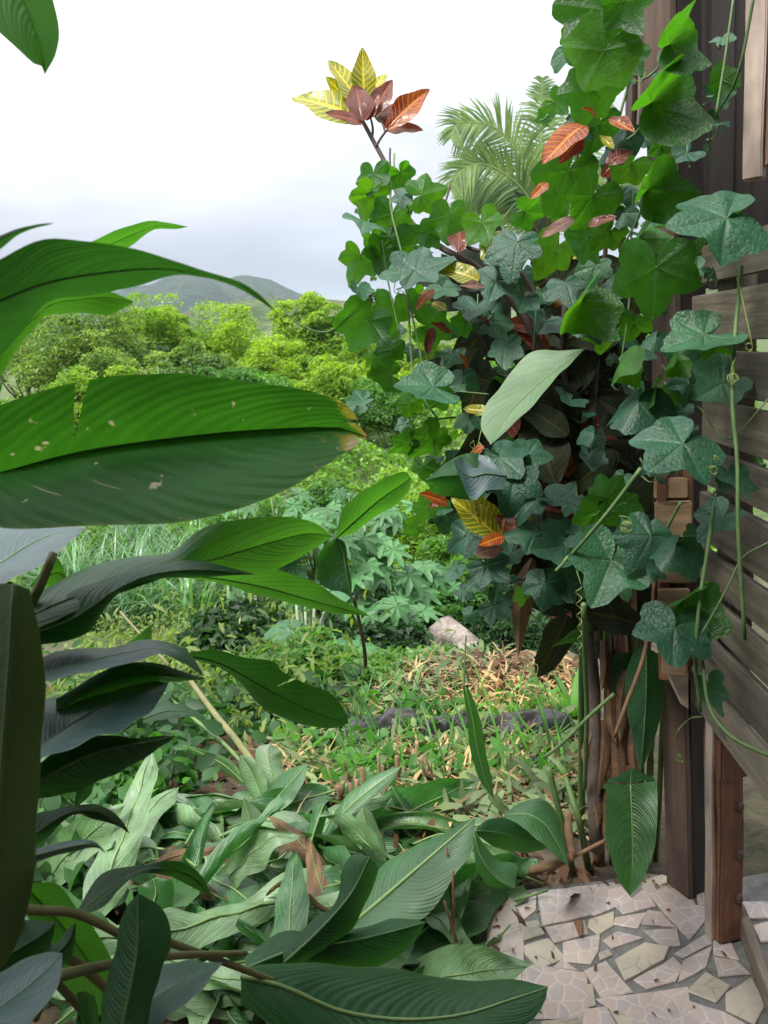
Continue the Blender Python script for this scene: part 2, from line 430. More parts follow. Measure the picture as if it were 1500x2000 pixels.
MT['vine_back'] = mat_vine('vine_leaf_backlit', (.026, .10, .02), (.075, .29, .008), .5, .42, .15)  # copy for backlit leaves, light from behind raised in its colour
MT['vine_stem'] = mat_plain('vine_stem', (.06, .12, .04), (.12, .19, .07), 25, .55, .3, .002)
MT['tendril'] = mat_plain('tendril', (.16, .24, .06), (.24, .30, .10), 25, .5, .2, .002)
MT['cro_y'] = mat_croton('croton_leaf_yellow', (.13, .17, .012), (.62, .48, .02), (.16, .22, .01), (.75, .58, .015))
MT['cro_r'] = mat_croton('croton_leaf_red', (.10, .022, .016), (.30, .075, .03), (.16, .025, .012), (.42, .10, .02), width=.16)
MT['cro_o'] = mat_croton('croton_leaf_orange', (.16, .028, .012), (.65, .20, .02), (.25, .04, .01), (.8, .25, .015), width=.2)
MT['cro_p'] = mat_croton('croton_leaf_pink', (.2, .085, .07), (.34, .2, .13), (.22, .08, .05), (.3, .15, .08), width=.2, rough=.5)
MT['cro_d'] = mat_croton('croton_leaf_inner_shade', (.012, .022, .012), (.05, .045, .014), (.014, .026, .008), (.05, .045, .008), width=.16, rough=.6, spec=.12)  # inner shade of the shrub put into the leaf colour
MT['bark'] = mat_plain('bark', (.05, .038, .03), (.11, .085, .07), 22, .85, .8, .006)
MT['bark_dark'] = mat_plain('bark_dark', (.05, .04, .03), (.11, .085, .065), 18, .85, .8, .008)
MT['wall_wood'] = mat_wood('weathered_pallet_wood', (.095, .075, .056), (.19, .16, .122), .85, 24, moss=.8)
MT['raw_wood'] = mat_wood('raw_pine', (.22, .14, .075), (.36, .25, .145), .75, 20, knots=.4)
MT['red_wood'] = mat_wood('red_brown_timber', (.15, .062, .034), (.25, .11, .062), .65, 18, knots=.4)
MT['post_wood'] = mat_wood('brown_timber', (.055, .034, .025), (.105, .066, .05), .75, 18)
MT['shade_wood'] = mat_wood('shade_toned_timber', (.012, .009, .008), (.026, .018, .015), .8, 18)  # near-black tone carries the shade of the interior and the post front
MT['dark_wood'] = mat_wood('dark_timber', (.055, .032, .026), (.10, .06, .045), .75, 18)
MT['pink_wood'] = mat_wood('planed_timber', (.38, .29, .24), (.50, .40, .34), .7, 16, knots=.2)
MT['soil'] = mat_plain('soil', (.035, .026, .018), (.085, .062, .04), 9, .95, 1, .03)
MT['terrain'] = mat_plain('valley_floor', (.03, .05, .015), (.07, .09, .03), 2.2, .95, 1, .05)
MT['grout'] = mat_plain('grout', (.10, .10, .10), (.19, .185, .175), 22, .85, .8, .006)
MT['black_plastic'] = mat_plain('black_plastic', (.012, .012, .014), (.035, .033, .032), 9, .55, .6, .012, .4)
MT['terracotta'] = mat_plain('terracotta_plastic', (.22, .055, .03), (.28, .08, .045), 12, .5, .2, .002)

# ================================================================== LARGE STRUCTURE
def PZ(x, y, z):
    dr = CF + CR * (x - 750.0) / FPX - CU * (y - 1000.0) / FPX
    return EYE + dr * ((z - EYE[2]) / dr[2])
def build_ground():
    ys = np.r_[np.linspace(-30, 1, 12, endpoint=False), np.linspace(1, 16, 150, endpoint=False), np.geomspace(16, 4200, 110)]
    xp = np.r_[np.linspace(0, 7, 70, endpoint=False), np.geomspace(7, 3600, 60)]
    xs = np.r_[-xp[:0:-1], xp]
    X, Y = np.meshgrid(xs, ys); Z = H(X, Y)
    near = np.clip(1 - (Y - 2) / 14, 0, 1)
    Z = Z + (Y > 2.0) * near * .018 * rng.standard_normal(X.shape)
    V = np.stack([X, Y, Z], -1).reshape(-1, 3); nx = len(xs); ny = len(ys)
    i, j = np.meshgrid(np.arange(ny - 1), np.arange(nx - 1), indexing='ij'); a = (i * nx + j).ravel()
    F = np.stack([a, a + 1, a + nx + 1, a + nx], 1)
    s = NT('ground_soil'); ge = s('NewGeometry'); p = ge.outputs['Position']; sp = s('SeparateXYZ'); s.l(p, sp.inputs[0])
    n1 = s.noise(p, 9, 5, .65); n2 = s.noise(p, 1.1, 4, .6)
    c = s.mix(s.rng(n1, .35, .65, 0, 1), (.03, .022, .015), (.10, .075, .045))
    g = s.mix(s.rng(n1, .35, .65, 0, 1), (.028, .05, .014), (.075, .10, .03))
    far = s.rng(sp.outputs['Y'], 6, 14, 0, 1)
    c = s.mix(s.math('MAXIMUM', far, s.rng(n2, .5, .65, 0, .5)), c, g)
    pr = s('BsdfPrincipled'); s.l(c, pr.inputs['Base Color']); pr.inputs['Roughness'].default_value = .95
    s.l(s.bump(n1, .8, .03), pr.inputs['Normal']); s.l(pr.outputs[0], s.out.inputs['Surface'])
    o = obj('ground', fast_mesh('ground', V, F), s.m); tag(o, kind='structure')
build_ground()

def mat_forest(name, a, b, c3, sc):
    s = NT(name); ge = s('NewGeometry'); p = ge.outputs['Position']
    v = s('TexVoronoi'); v.inputs['Scale'].default_value = sc; s.l(p, v.inputs['Vector'])
    n = s.noise(p, sc * .22, 5, .6); n2 = s.noise(p, sc * 2.5, 4, .6)
    c = s.mix(s.rng(n, .38, .62, 0, 1), a, b); c = s.mix(s.rng(s.noise(p, sc * .1, 3), .5, .66, 0, .8), c, c3)
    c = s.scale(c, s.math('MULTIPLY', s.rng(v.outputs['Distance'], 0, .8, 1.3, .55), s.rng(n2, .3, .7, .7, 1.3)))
    pr = s('BsdfPrincipled'); s.l(c, pr.inputs['Base Color']); pr.inputs['Roughness'].default_value = .95; pr.inputs['Specular IOR Level'].default_value = .1
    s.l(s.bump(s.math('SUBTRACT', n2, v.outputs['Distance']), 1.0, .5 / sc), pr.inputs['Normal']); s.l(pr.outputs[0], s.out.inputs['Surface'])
    return s.m
def hill(name, ridge, D, mat, foot=.5, lump=1.0, nz=70):
    rp = np.array(ridge, float); n = 420
    xx = np.linspace(rp[0, 0], rp[-1, 0], n); yy = np.interp(xx, rp[:, 0], rp[:, 1])
    k = np.ones(9) / 9; yy = np.convolve(np.pad(yy, 4, mode='edge'), k, 'valid')
    top = np.array([P(x, y, D) for x, y in zip(xx, yy)])
    V = []
    ph = rng.uniform(0, 6, 8)
    for t in np.linspace(-1, .6, nz):
        prof = np.cos(abs(t) / (1 if t < 0 else .6) * np.pi / 2) ** .85
        sc = 1 + t * foot if t < 0 else 1 + t * foot
        Q = top.copy(); Q[:, 0] *= sc; Q[:, 1] *= sc
        Q[:, 2] = 2 + (top[:, 2] - 2) * prof
        spur = sum(np.sin(xx * f + ph[i] + t * (1.5 + i)) / (i + 1) for i, f in enumerate((.012, .027, .05, .09)))
        Q[:, 2] += spur * (top[:, 2]) * .07 * (1 - abs(t)) * abs(t) * 4
        Q[:, 2] += lump * rng.standard_normal(n) * (.5 if t != 0 else .4)
        V.append(Q)
    V = np.array(V).reshape(-1, 3)
    i, j = np.meshgrid(np.arange(nz - 1), np.arange(n - 1), indexing='ij'); a = (i * n + j).ravel()
    F = np.stack([a, a + 1, a + n + 1, a + n], 1)
    o = obj(name, fast_mesh(name, V, F), mat); tag(o, kind='structure')
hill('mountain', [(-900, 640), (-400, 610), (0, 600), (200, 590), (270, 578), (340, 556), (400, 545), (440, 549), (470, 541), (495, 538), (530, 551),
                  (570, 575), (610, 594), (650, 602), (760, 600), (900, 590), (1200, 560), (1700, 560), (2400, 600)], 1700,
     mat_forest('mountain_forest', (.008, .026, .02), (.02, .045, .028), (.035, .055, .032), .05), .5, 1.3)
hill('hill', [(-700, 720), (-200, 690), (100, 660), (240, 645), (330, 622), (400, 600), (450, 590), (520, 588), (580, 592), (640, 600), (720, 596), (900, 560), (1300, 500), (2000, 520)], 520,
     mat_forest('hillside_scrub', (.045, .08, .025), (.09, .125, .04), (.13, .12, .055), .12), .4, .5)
def build_haze():
    V, F = box_arrays((0, 2250, 150), (3700, 0, 0), (0, 2350, 0), (0, 0, 160))
    s = NT('haze_air'); pv = s('VolumePrincipled')
    pv.inputs['Color'].default_value = (.78, .87, 1.0, 1); pv.inputs['Density'].default_value = .00014
    pv.inputs['Anisotropy'].default_value = .2
    s.l(pv.outputs[0], s.out.inputs['Volume'])
    o = obj('haze', poly_mesh('haze', V, F, smooth=False), s.m)
    tag(o, 'thin pale haze filling the valley up to the mountain', 'haze', kind='stuff')
build_haze()

# ------------------------------------------------------------------ patio of broken tiles
def mat_tile(name, a, b, cobble):
    s = NT(name); ge = s('NewGeometry'); p = ge.outputs['Position']; oi = s('ObjectInfo')
    n = s.noise(p, 7, 4, .6); n2 = s.noise(p, 60, 4, .7)
    rv = s.rng(oi.outputs['Random'], 0, 1, .82, 1.1)
    if cobble:
        ad = s('VectorMath', operation='ADD'); s.l(p, ad.inputs[0]); s.l(s.scale(oi.outputs['Location'], 7.3), ad.inputs[1])
        nd = s('TexNoise'); nd.inputs['Scale'].default_value = 9; s.l(p, nd.inputs['Vector'])
        wv = s('VectorMath', operation='ADD'); s.l(ad.outputs[0], wv.inputs[0]); s.l(s.scale(nd.outputs['Color'], .03), wv.inputs[1])
        v = s('TexVoronoi', feature='DISTANCE_TO_EDGE', voronoi_dimensions='2D'); v.inputs['Scale'].default_value = 25; s.l(wv.outputs[0], v.inputs['Vector'])
        vc = s('TexVoronoi', voronoi_dimensions='2D'); vc.inputs['Scale'].default_value = 25; s.l(wv.outputs[0], vc.inputs['Vector'])
        sp = s('SeparateXYZ'); s.l(vc.outputs['Color'], sp.inputs[0])
        c = s.mix(sp.outputs['X'], a, b); c = s.mix(s.rng(sp.outputs['Y'], .6, .9, 0, .5), c, (.33, .30, .32))
        line = s.rng(v.outputs['Distance'], .02, .07, 1, 0); c = s.mix(line, c, (.50, .44, .40))
        h = s.rng(v.outputs['Distance'], .0, .2, 0, 1)
    else:
        c = s.mix(s.rng(n, .35, .65, 0, 1), a, b)
        v = s('TexVoronoi', feature='DISTANCE_TO_EDGE'); v.inputs['Scale'].default_value = 14; s.l(p, v.inputs['Vector'])
        line = s.math('MULTIPLY', s.rng(v.outputs['Distance'], .0, .035, 1, 0), s.rng(n, .45, .6, 0, 1)); c = s.mix(line, c, (.2, .17, .12)); h = n
    dirt = s.rng(s.noise(p, 5, 6, .7), .45, .72, 0, .6); c = s.mix(dirt, c, (.2, .185, .165))
    pit = s.rng(n2, .68, .74, 0, .7); c = s.mix(pit, c, (.12, .11, .1))
    c = s.scale(c, rv)
    pr = s('BsdfPrincipled'); s.l(c, pr.inputs['Base Color']); s.l(s.rng(n, .3, .7, .28, .5), pr.inputs['Roughness'])
    s.l(s.bump(s.math('ADD', h, s.math('MULTIPLY', n2, .3)), .25, .003), pr.inputs['Normal'])
    s.l(pr.outputs[0], s.out.inputs['Surface']); return s.m
MT['tile'] = mat_tile('cobble_print_tile', (.45, .355, .31), (.38, .33, .31), True)
MT['tile_yellow'] = mat_tile('cream_tile', (.44, .385, .30), (.36, .32, .255), False)
MT['tile_plain'] = mat_tile('pinkish_tile', (.45, .36, .32), (.38, .325, .30), False)
def prism_world(name, top, thick, mat, parent, bev=.0015, dirv=(0, 0, -1)):
    top = np.asarray(top, float); c = top.mean(0); n = len(top)
    # inset ring = worn arris
    ins = c + (top - c) * (1 - bev * 2 / max(.02, np.linalg.norm(top - c, axis=1).mean()))
    dv = np.asarray(dirv, float)
    V = np.vstack([ins, top + dv * bev, top + dv * thick])
    F = [tuple(range(n))] + [(n + i, n + (i + 1) % n, (i + 1) % n, i) for i in range(n)] + [(2 * n + i, 2 * n + (i + 1) % n, n + (i + 1) % n, n + i) for i in range(n)] + [tuple(range(3 * n - 1, 2 * n - 1, -1))]
    po = parent_origin(parent) if parent is not None else np.zeros(3)
    o = bpy.data.objects.new(name, poly_mesh(name, V - c, F, smooth=False)); o.data.materials.append(mat)
    o.location = Vector(c - po); link(o, parent); return o
def build_patio():
    edge = [PZ(x, y, -.006)[:2] for x, y in ((880, 2030), (905, 1905), (935, 1850), (945, 1790), (955, 1752), (1050, 1735), (1180, 1720), (1255, 1705), (1310, 1712), (1400, 1722), (1520, 1700))]
    poly = edge + [np.array([2.6, 2.2]), np.array([2.6, -1.6]), np.array([edge[0][0] - .15, -1.6]), np.array([edge[0][0] - .1, .9])]
    poly = np.array([(p[0], p[1], -.006) for p in poly])
    n = len(poly); V = np.vstack([poly, poly - [0, 0, .12]])
    F = [tuple(range(n))] + [(n + i, n + (i + 1) % n, (i + 1) % n, i) for i in range(n)]
    pt = obj('patio', poly_mesh('patio', V, F, smooth=False), MT['grout']); tag(pt, kind='structure')
    Z = lambda L: [(800 + x * .4667, 1500 + y * .4667) for x, y in L]
    T = [('p', [(335, 555), (432, 545), (455, 670), (330, 720)]), ('t', [(440, 560), (530, 515), (525, 590), (480, 625)]), ('t', [(543, 530), (562, 655), (750, 612)]),
         ('t', [(555, 520), (870, 480), (915, 545), (775, 608)]), ('y', [(460, 650), (535, 635), (560, 690), (480, 715)]), ('t', [(575, 665), (725, 640), (740, 690), (610, 725)]),
         ('y', [(480, 745), (580, 715), (645, 790), (545, 830), (490, 780)]), ('p', [(305, 745), (450, 685), (470, 690), (472, 830), (420, 855), (310, 770)]), ('p', [(225, 880), (285, 770), (340, 830), (335, 885)]),
         ('p', [(355, 850), (415, 870), (420, 895), (355, 890)]), ('y', [(435, 890), (468, 855), (468, 905)]), ('t', [(478, 822), (725, 862), (730, 1035), (520, 1035), (500, 960), (480, 905)]),
         ('t', [(600, 835), (640, 800), (700, 845)]), ('t', [(650, 730), (790, 700), (785, 760), (755, 812), (652, 803)]), ('y', [(757, 632), (850, 602), (848, 655), (790, 690), (750, 660)]),
         ('t', [(860, 570), (925, 548), (980, 505), (1022, 575), (900, 605)]), ('t', [(988, 503), (1160, 510), (1195, 575), (1250, 580), (1245, 612), (1170, 703), (1120, 652)]), ('t', [(865, 625), (985, 605), (950, 665), (860, 650)]),
         ('t', [(1000, 594), (1050, 600), (1105, 660), (975, 648)]), ('t', [(815, 718), (870, 682), (970, 708), (850, 748)]), ('t', [(985, 680), (1112, 672), (1127, 738), (1060, 740)]), ('y', [(792, 772), (830, 758), (846, 780), (800, 800)]),
         ('y', [(872, 800), (985, 735), (1075, 752), (1055, 800), (910, 878)]), ('t', [(738, 850), (820, 812), (925, 930), (805, 953)]), ('y', [(742, 905), (765, 905), (778, 985), (740, 995)]),
         ('t', [(948, 882), (1098, 795), (1135, 832), (1108, 888), (1000, 918)]), ('t', [(1115, 772), (1258, 683), (1260, 733), (1150, 788)]), ('t', [(1152, 802), (1262, 748), (1238, 828), (1132, 886)]),
         ('t', [(1272, 700), (1330, 700), (1375, 795), (1277, 775)]), ('t', [(1282, 792), (1370, 806), (1420, 858), (1300, 868)]), ('y', [(1168, 930), (1240, 858), (1335, 910), (1280, 973)]),
         ('y', [(1330, 942), (1428, 882), (1478, 990), (1440, 1060), (1332, 1008)]), ('t', [(800, 968), (1148, 922), (1158, 1000), (1100, 1090), (960, 1090), (850, 1003)]), ('t', [(740, 1012), (820, 1002), (872, 1095), (725, 1095)]),
         ('y', [(842, 1014), (900, 1018), (952, 1085), (885, 1085)]), ('y', [(560, 1062), (715, 1042), (715, 1120), (560, 1120)]), ('t', [(1170, 975), (1310, 1020), (1420, 1080), (1140, 1080)]),
         ('y', [(975, 470), (1055, 445), (1110, 465), (1100, 492), (985, 495)]), ('p', [(1200, 520), (1252, 525), (1252, 568), (1210, 568)]), ('t', [(1395, 560), (1520, 560), (1510, 622), (1410, 625)]), ('p', [(1440, 660), (1510, 640), (1510, 720), (1470, 722)])]
    kinds = {'t': 'tile', 'y': 'tile_yellow', 'p': 'tile_plain'}
    cov = []
    for k, L in T:
        w = np.array([PZ(x, y, 0.0) for x, y in Z(L)]); w = w.mean(0) + (w - w.mean(0)) * 1.12
        w[:, 2] += rng.uniform(-.0012, .0012)
        # chipped, not ruler-straight edges
        pts = []
        for i in range(len(w)):
            a, b = w[i], w[(i + 1) % len(w)]
            pts.append(a)
            m_ = int(np.linalg.norm(b - a) / .035)
            for q in range(1, m_):
                t = q / m_; d = (b - a) / np.linalg.norm(b - a)
                pts.append(a + (b - a) * t + np.array([d[1], -d[0], 0]) * rng.normal(0, .0012))
        prism_world('tile', pts, .009, MT[kinds[k]], pt); cov.append(w.mean(0)[:2])
    # the rest of the floor, outside the photograph's frame
    gx = np.arange(.12, 2.6, .16); gy = np.arange(-1.5, 2.15, .16)
    J = {(i, j): np.array([gx[i] + rng.uniform(-.05, .05), gy[j] + rng.uniform(-.05, .05)]) for i in range(len(gx)) for j in range(len(gy))}
    from_cam = lambda p: (np.dot(p - EYE, CR) / np.dot(p - EYE, CF) * FPX + 750, 1000 - np.dot(p - EYE, CU) / np.dot(p - EYE, CF) * FPX, np.dot(p - EYE, CF))
    for i in range(len(gx) - 1):
        for j in range(len(gy) - 1):
            q = np.array([J[i, j], J[i + 1, j], J[i + 1, j + 1], J[i, j + 1]]); c = q.mean(0)
            if c[1] > .4 and c[0] < 1.12:
                fx, fy, fd = from_cam(np.array([c[0], c[1], 0]))
                ok = True
                for v in q:
                    fx, fy, fd = from_cam(np.array([v[0], v[1], 0.0]))
                    if fd > 0 and fx < 1545 and fy < 2040: ok = False
                if not ok: continue
            q = c + (q - c) * .93
            prism_world('tile', [(v[0], v[1], 0) for v in q], .009, MT[random.choice(['tile', 'tile', 'tile_yellow', 'tile_plain'])], pt)
build_patio()

# ------------------------------------------------------------------ porch: slatted wall, posts, railing
WA = R(3.8); WD = .59
w_dir = np.array([math.sin(WA), math.cos(WA), 0]); w_nrm = np.array([math.cos(WA), -math.sin(WA), 0])
def wall_hit(x, y, off=0.0):
    dr = CF + CR * (x - 750.0) / FPX - CU * (y - 1000.0) / FPX
    return EYE + dr * ((WD + off) / (dr @ w_nrm))
up = np.array([0, 0, 1.0])
def build_porch():
    wl_ = empty('slatted_wall', w_nrm * (WD + .02) + w_dir * 1.2, 'wall of weathered grey pallet slats with gaps, along the right side of the patio', 'wall')
    zb = wall_hit(1400, 1440)[2]; zt = wall_hit(1480, 415)[2]
    send = (wall_hit(1352, 1000) @ w_dir)
    z = zb; i = 0
    while z < zt:
        h = random.choice((.085, .095, .105, .075))
        e = send + random.uniform(-.05, .03); s0 = -.5
        c = w_nrm * (WD + .012 + random.uniform(-.004, .004)) + w_dir * (s0 + e) / 2 + up * (z + h / 2)
        tilt = random.uniform(-.006, .006)
        ax = (w_dir + up * tilt) * (e - s0) / 2
        board('slat', c, ax, np.cross(up, w_dir) * -.009, up * h / 2, MT['wall_wood'], wl_, .002)
        z += h + random.choice((.016, .022, .028)); i += 1
    for s_ in (send - .12, send - 1.0, send - 1.9):
        board('upright', w_nrm * (WD + .048) + w_dir * s_ + up * (zb + zt) / 2, up * (zt - zb) / 2, w_nrm * .022, w_dir * .045, MT['wall_wood'], wl_)
    # corner post: lit left face and dark front put into separate timbers
    pb = PZ(1360, 1722, -.004)
    ya = R(24); px_ = np.array([math.cos(ya), math.sin(ya), 0]); py_ = np.array([-math.sin(ya), math.cos(ya), 0])
    po = empty('corner_post', pb, 'square red brown timber corner post standing at the edge of the tiles', 'post')
    upl = up + np.array([-.024, 0, 0])
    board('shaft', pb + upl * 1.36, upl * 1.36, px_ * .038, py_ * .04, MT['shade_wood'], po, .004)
    board('facing', pb + upl * 1.3 - px_ * .0465, upl * 1.3, px_ * .008, py_ * .042, MT['post_wood'], po, .003)  # lighter timber stands for the post's lit left face
    # railing post with notches
    rb = PZ(1412, 1822, 0.0)
    ra = R(12); rx = np.array([math.cos(ra), math.sin(ra), 0]); ry = np.array([-math.sin(ra), math.cos(ra), 0])
    rp = empty('railing_post', rb, 'short reddish railing post with knots and pale left edge in front of the corner post', 'railing')
    board('shaft', rb + up * .33, up * .33, rx * .032, ry * .032, MT['red_wood'], rp, .004)
    board('cap_block', rb + up * .50 + rx * .002 - ry * .003, up * .055, rx * .036, ry * .036, MT['red_wood'], rp, .004)
    board('edge_strip', rb + up * .36 - rx * .0375, up * .36, rx * .0045, ry * .014, MT['pink_wood'], rp, .001)
    board('upper_shaft', rb + up * .64, up * .09, rx * .029, ry * .028, MT['red_wood'], rp, .004)
    for k, hz in enumerate((.12, .24, .37)):
        V, F, uv = tube_arrays([rb + up * (hz - .012) + rx * .018 - ry * .0345, rb + up * (hz + .012) + rx * .02 - ry * .0350], [.007, .009, .006], 8, 4)
        obj('knot', poly_mesh('knot', V - rb, F, uv), MT['dark_wood'], rp)
    # kerb board at the right edge of the patio
    a, b = PZ(1442, 1800, .0), PZ(1530, 2040, .0)
    kb = empty('kerb_board', (a + b) / 2, 'grey weathered board lying along the right edge of the tiles', 'board')
    d = (b - a) / np.linalg.norm(b - a); sd_ = np.cross(up, d)
    board('plank', (a + b) / 2 + up * .028 - sd_ * -.0, (b - a) / 2, sd_ * .012, up * .026, MT['wall_wood'], kb)
    # hanging plank, upper right: lit and unlit faces put into two timbers
    hp = P(1478, 150, 1.45); ph = empty('hanging_plank', hp, 'pale planed plank hanging at the top right corner', 'plank')
    ha = R(38); hx = np.array([math.cos(ha), -math.sin(ha), 0]); hy = np.array([math.sin(ha), math.cos(ha), 0])
    t0, t1 = P(1478, -190, 1.45)[2], P(1478, 345, 1.45)[2]
    board('plank', np.array([hp[0], hp[1], (t0 + t1) / 2]), up * (t0 - t1) / 2, hx * .018, hy * .02, MT['pink_wood'], ph)
    board('plank_dark_face', np.array([hp[0], hp[1], (t0 + t1) / 2 + .02]) + hx * .05 + hy * .005, up * (t0 - t1) / 2, hx * .03, hy * .018, MT['red_wood'], ph)  # stands for the plank's dark right face
    # raw wood pallet behind the vine
    pc = P(1318, 1080, 1.80); pl = empty('wooden_pallet', (pc[0], pc[1], .0), 'raw yellowish pallet standing on edge behind the vine leaves', 'pallet')
    aa = R(-18); fx = np.array([math.cos(aa), math.sin(aa), 0]); fy = np.array([-math.sin(aa), math.cos(aa), 0])
    for (x0, x1, y0, y1) in ((1282, 1338, 932, 972), (1284, 1345, 980, 1050), (1290, 1345, 1062, 1138), (1290, 1342, 1150, 1192), (1294, 1340, 1200, 1262), (1296, 1338, 1272, 1318)):
        c = P((x0 + x1) / 2, (y0 + y1) / 2, 1.80); board('plank', c, fx * (x1 - x0) / 2 / FPX * 1.80 * 1.12, up * (y1 - y0) / 2 / FPX * 1.80, fy * .011, MT['raw_wood'], pl)
    for xx in (1296, 1346):
        c0, c1 = P(xx, 905, 1.83), P(xx, 1345, 1.83)
        board('stringer', (c0 + c1) / 2 + fy * .04, up * np.linalg.norm(c1 - c0) / 2, fx * .012, fy * .04, MT['red_wood'], pl)
    # angled offcut under the pallet
    tri = [P(1298, 1300, 1.85), P(1345, 1312, 1.85), P(1345, 1385, 1.85), P(1335, 1378, 1.85)]
    of = prism_world('wedge_offcut', tri, .02, MT['pink_wood'], None, dirv=CF)
    tag(of, 'pale wedge shaped wood offcut fixed to the top of the dark corner post', 'offcut')
    # plank screen behind, upper right; interior shade put into its near-black colour
    sc = empty('plank_screen', P(1420, 500, 2.55), 'plank screen coloured as deep shade behind the upper vine at the top right', 'screen')
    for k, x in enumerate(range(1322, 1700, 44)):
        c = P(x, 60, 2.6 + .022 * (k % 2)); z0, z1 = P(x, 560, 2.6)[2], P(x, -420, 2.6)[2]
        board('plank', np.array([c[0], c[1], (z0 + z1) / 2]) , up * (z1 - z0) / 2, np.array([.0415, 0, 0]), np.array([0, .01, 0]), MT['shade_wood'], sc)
    # rafter end poking out beside the post
    rf = empty('rafter', P(1262, 130, 2.3), 'bare pinkish rafter end wrapped by vine tendrils at top right', 'rafter')
    a, b = P(1252, 265, 2.3), P(1268, -120, 2.05)
    d = (b - a); L = np.linalg.norm(d); d /= L; sx = np.cross(d, CF); sx /= np.linalg.norm(sx)
    board('beam', (a + b) / 2, d * L / 2, sx * .022, np.cross(d, sx) * .03, MT['pink_wood'], rf)
    board('beam_edge', (a + b) / 2 - sx * -.03 + CF * .02, d * L / 2, sx * .007, np.cross(d, sx) * .03, MT['dark_wood'], rf)
    # unseen roofs and rear wall, put in to darken the porch and near leaves
    def sheet(name, V, F, mat): tag(obj(name, poly_mesh(name, V, F, smooth=False), mat), kind='structure')
    V, F = box_arrays((.6, -.95, 2.75), (3.2, 0, 0), (0, 1.35, .12), (0, 0, .03)); sheet('unseen_roof', V, F, MT['dark_wood'])
    V, F = box_arrays((2.35, .3, 2.6), (1.5, 0, .10), (0, 2.15, 0), (0, 0, .03)); sheet('unseen_side_roof', V, F, MT['dark_wood'])
    V, F = box_arrays((0, -2.2, 1.3), (5, 0, 0), (0, .1, 0), (0, 0, 1.5)); sheet('unseen_house_wall', V, F, mat_plain('painted_wall', (.3, .28, .25), (.38, .36, .32), 5, .9))
build_porch()

# ================================================================== LEAF MACHINERY
def lerp_d(L, d, off):
    """pixel polyline -> world points; depth from (d0,d1) along it plus a bulging offset"""
    L = [tuple(p) for p in L]
    xy = np.array([p[:2] for p in L], float)
    s = np.r_[0, np.cumsum(np.linalg.norm(np.diff(xy, axis=0), axis=1))]; s = s / max(s[-1], 1e-6)
    o0, o1 = off if isinstance(off, (tuple, list)) else (off, off)
    out = []
    for p, t in zip(L, s):
        dd = p[2] if len(p) > 2 else d[0] + (d[1] - d[0]) * t + (o0 + (o1 - o0) * t) * math.sin(math.pi * min(1, .12 + t * .88)) ** .6
        out.append(P(p[0], p[1], dd))
    return np.array(out)
def blade_mesh(name, A, Mid, B, nu=40, nv=6, bulge=.10, tears=(), wave=.006, org=(0, 0, 0)):
    a, m, b = crom(A, nu * 4), crom(Mid, nu * 4), crom(B, nu * 4)
    ss = np.linspace(0, 1, nu * 4 + 1)
    f = lambda C, u: np.stack([np.interp(u, ss, C[:, k]) for k in range(3)], -1)
    T = np.gradient(m, axis=0); T /= np.linalg.norm(T, axis=1)[:, None] + 1e-9
    V, F, UV = [], [], []
    ph = rng.uniform(0, 6, 4)
    for side, E in ((1, a), (-1, b)):
        cuts = [0.0] + [t[0] for t in tears if t[1] == side] + [1.0]
        info = {t[0]: t for t in tears if t[1] == side}
        for c0, c1 in zip(cuts[:-1], cuts[1:]):
            k = max(3, int(round(nu * (c1 - c0))))
            base = len(V)
            for iu in range(k + 1):
                u0 = c0 + (c1 - c0) * iu / k
                for iv in range(nv + 1):
                    v = iv / nv; u = u0
                    for cc, sg in ((c0, 1), (c1, -1)):      # open the tear
                        if cc in info:
                            _, _, vs, hw = info[cc]
                            g = max(0, (v - vs) / (1 - vs)) ** 1.2
                            fall = max(0, 1 - abs(u0 - cc) / .12)
                            u += sg * hw * g * fall
                            u += .045 * g * max(0, 1 - abs(u0 - cc) / .3) * (1 if side > 0 else .3)
                    u = min(max(u, 0), 1)
                    pm, pe, tt = f(m, u), f(E, u), f(T, u)
                    w = pe - pm; wl_ = np.linalg.norm(w); nn = np.cross(tt, w) * side; nl = np.linalg.norm(nn)
                    nn = nn / nl if nl > 1e-9 else nn
                    p = pm + w * v + nn * (bulge * wl_ * math.sin(math.pi * min(v, 1) * .8) - bulge * .55 * wl_ * v)
                    p = p + nn * wave * 5 * min(wl_, .16) * v * v * (math.sin(u * 13 + ph[0] + side) + .5 * math.sin(u * 29 + ph[1] * side))
                    V.append(p); UV.append((u, side * v))
            for iu in range(k):
                for iv in range(nv):
                    q = base + iu * (nv + 1) + iv
                    F.append((q, q + 1, q + nv + 2, q + nv + 1) if side > 0 else (q, q + nv + 1, q + nv + 2, q + 1))
    V = np.array(V) - np.asarray(org)
    return fast_mesh(name, V, F, np.array(UV))
BASES = []
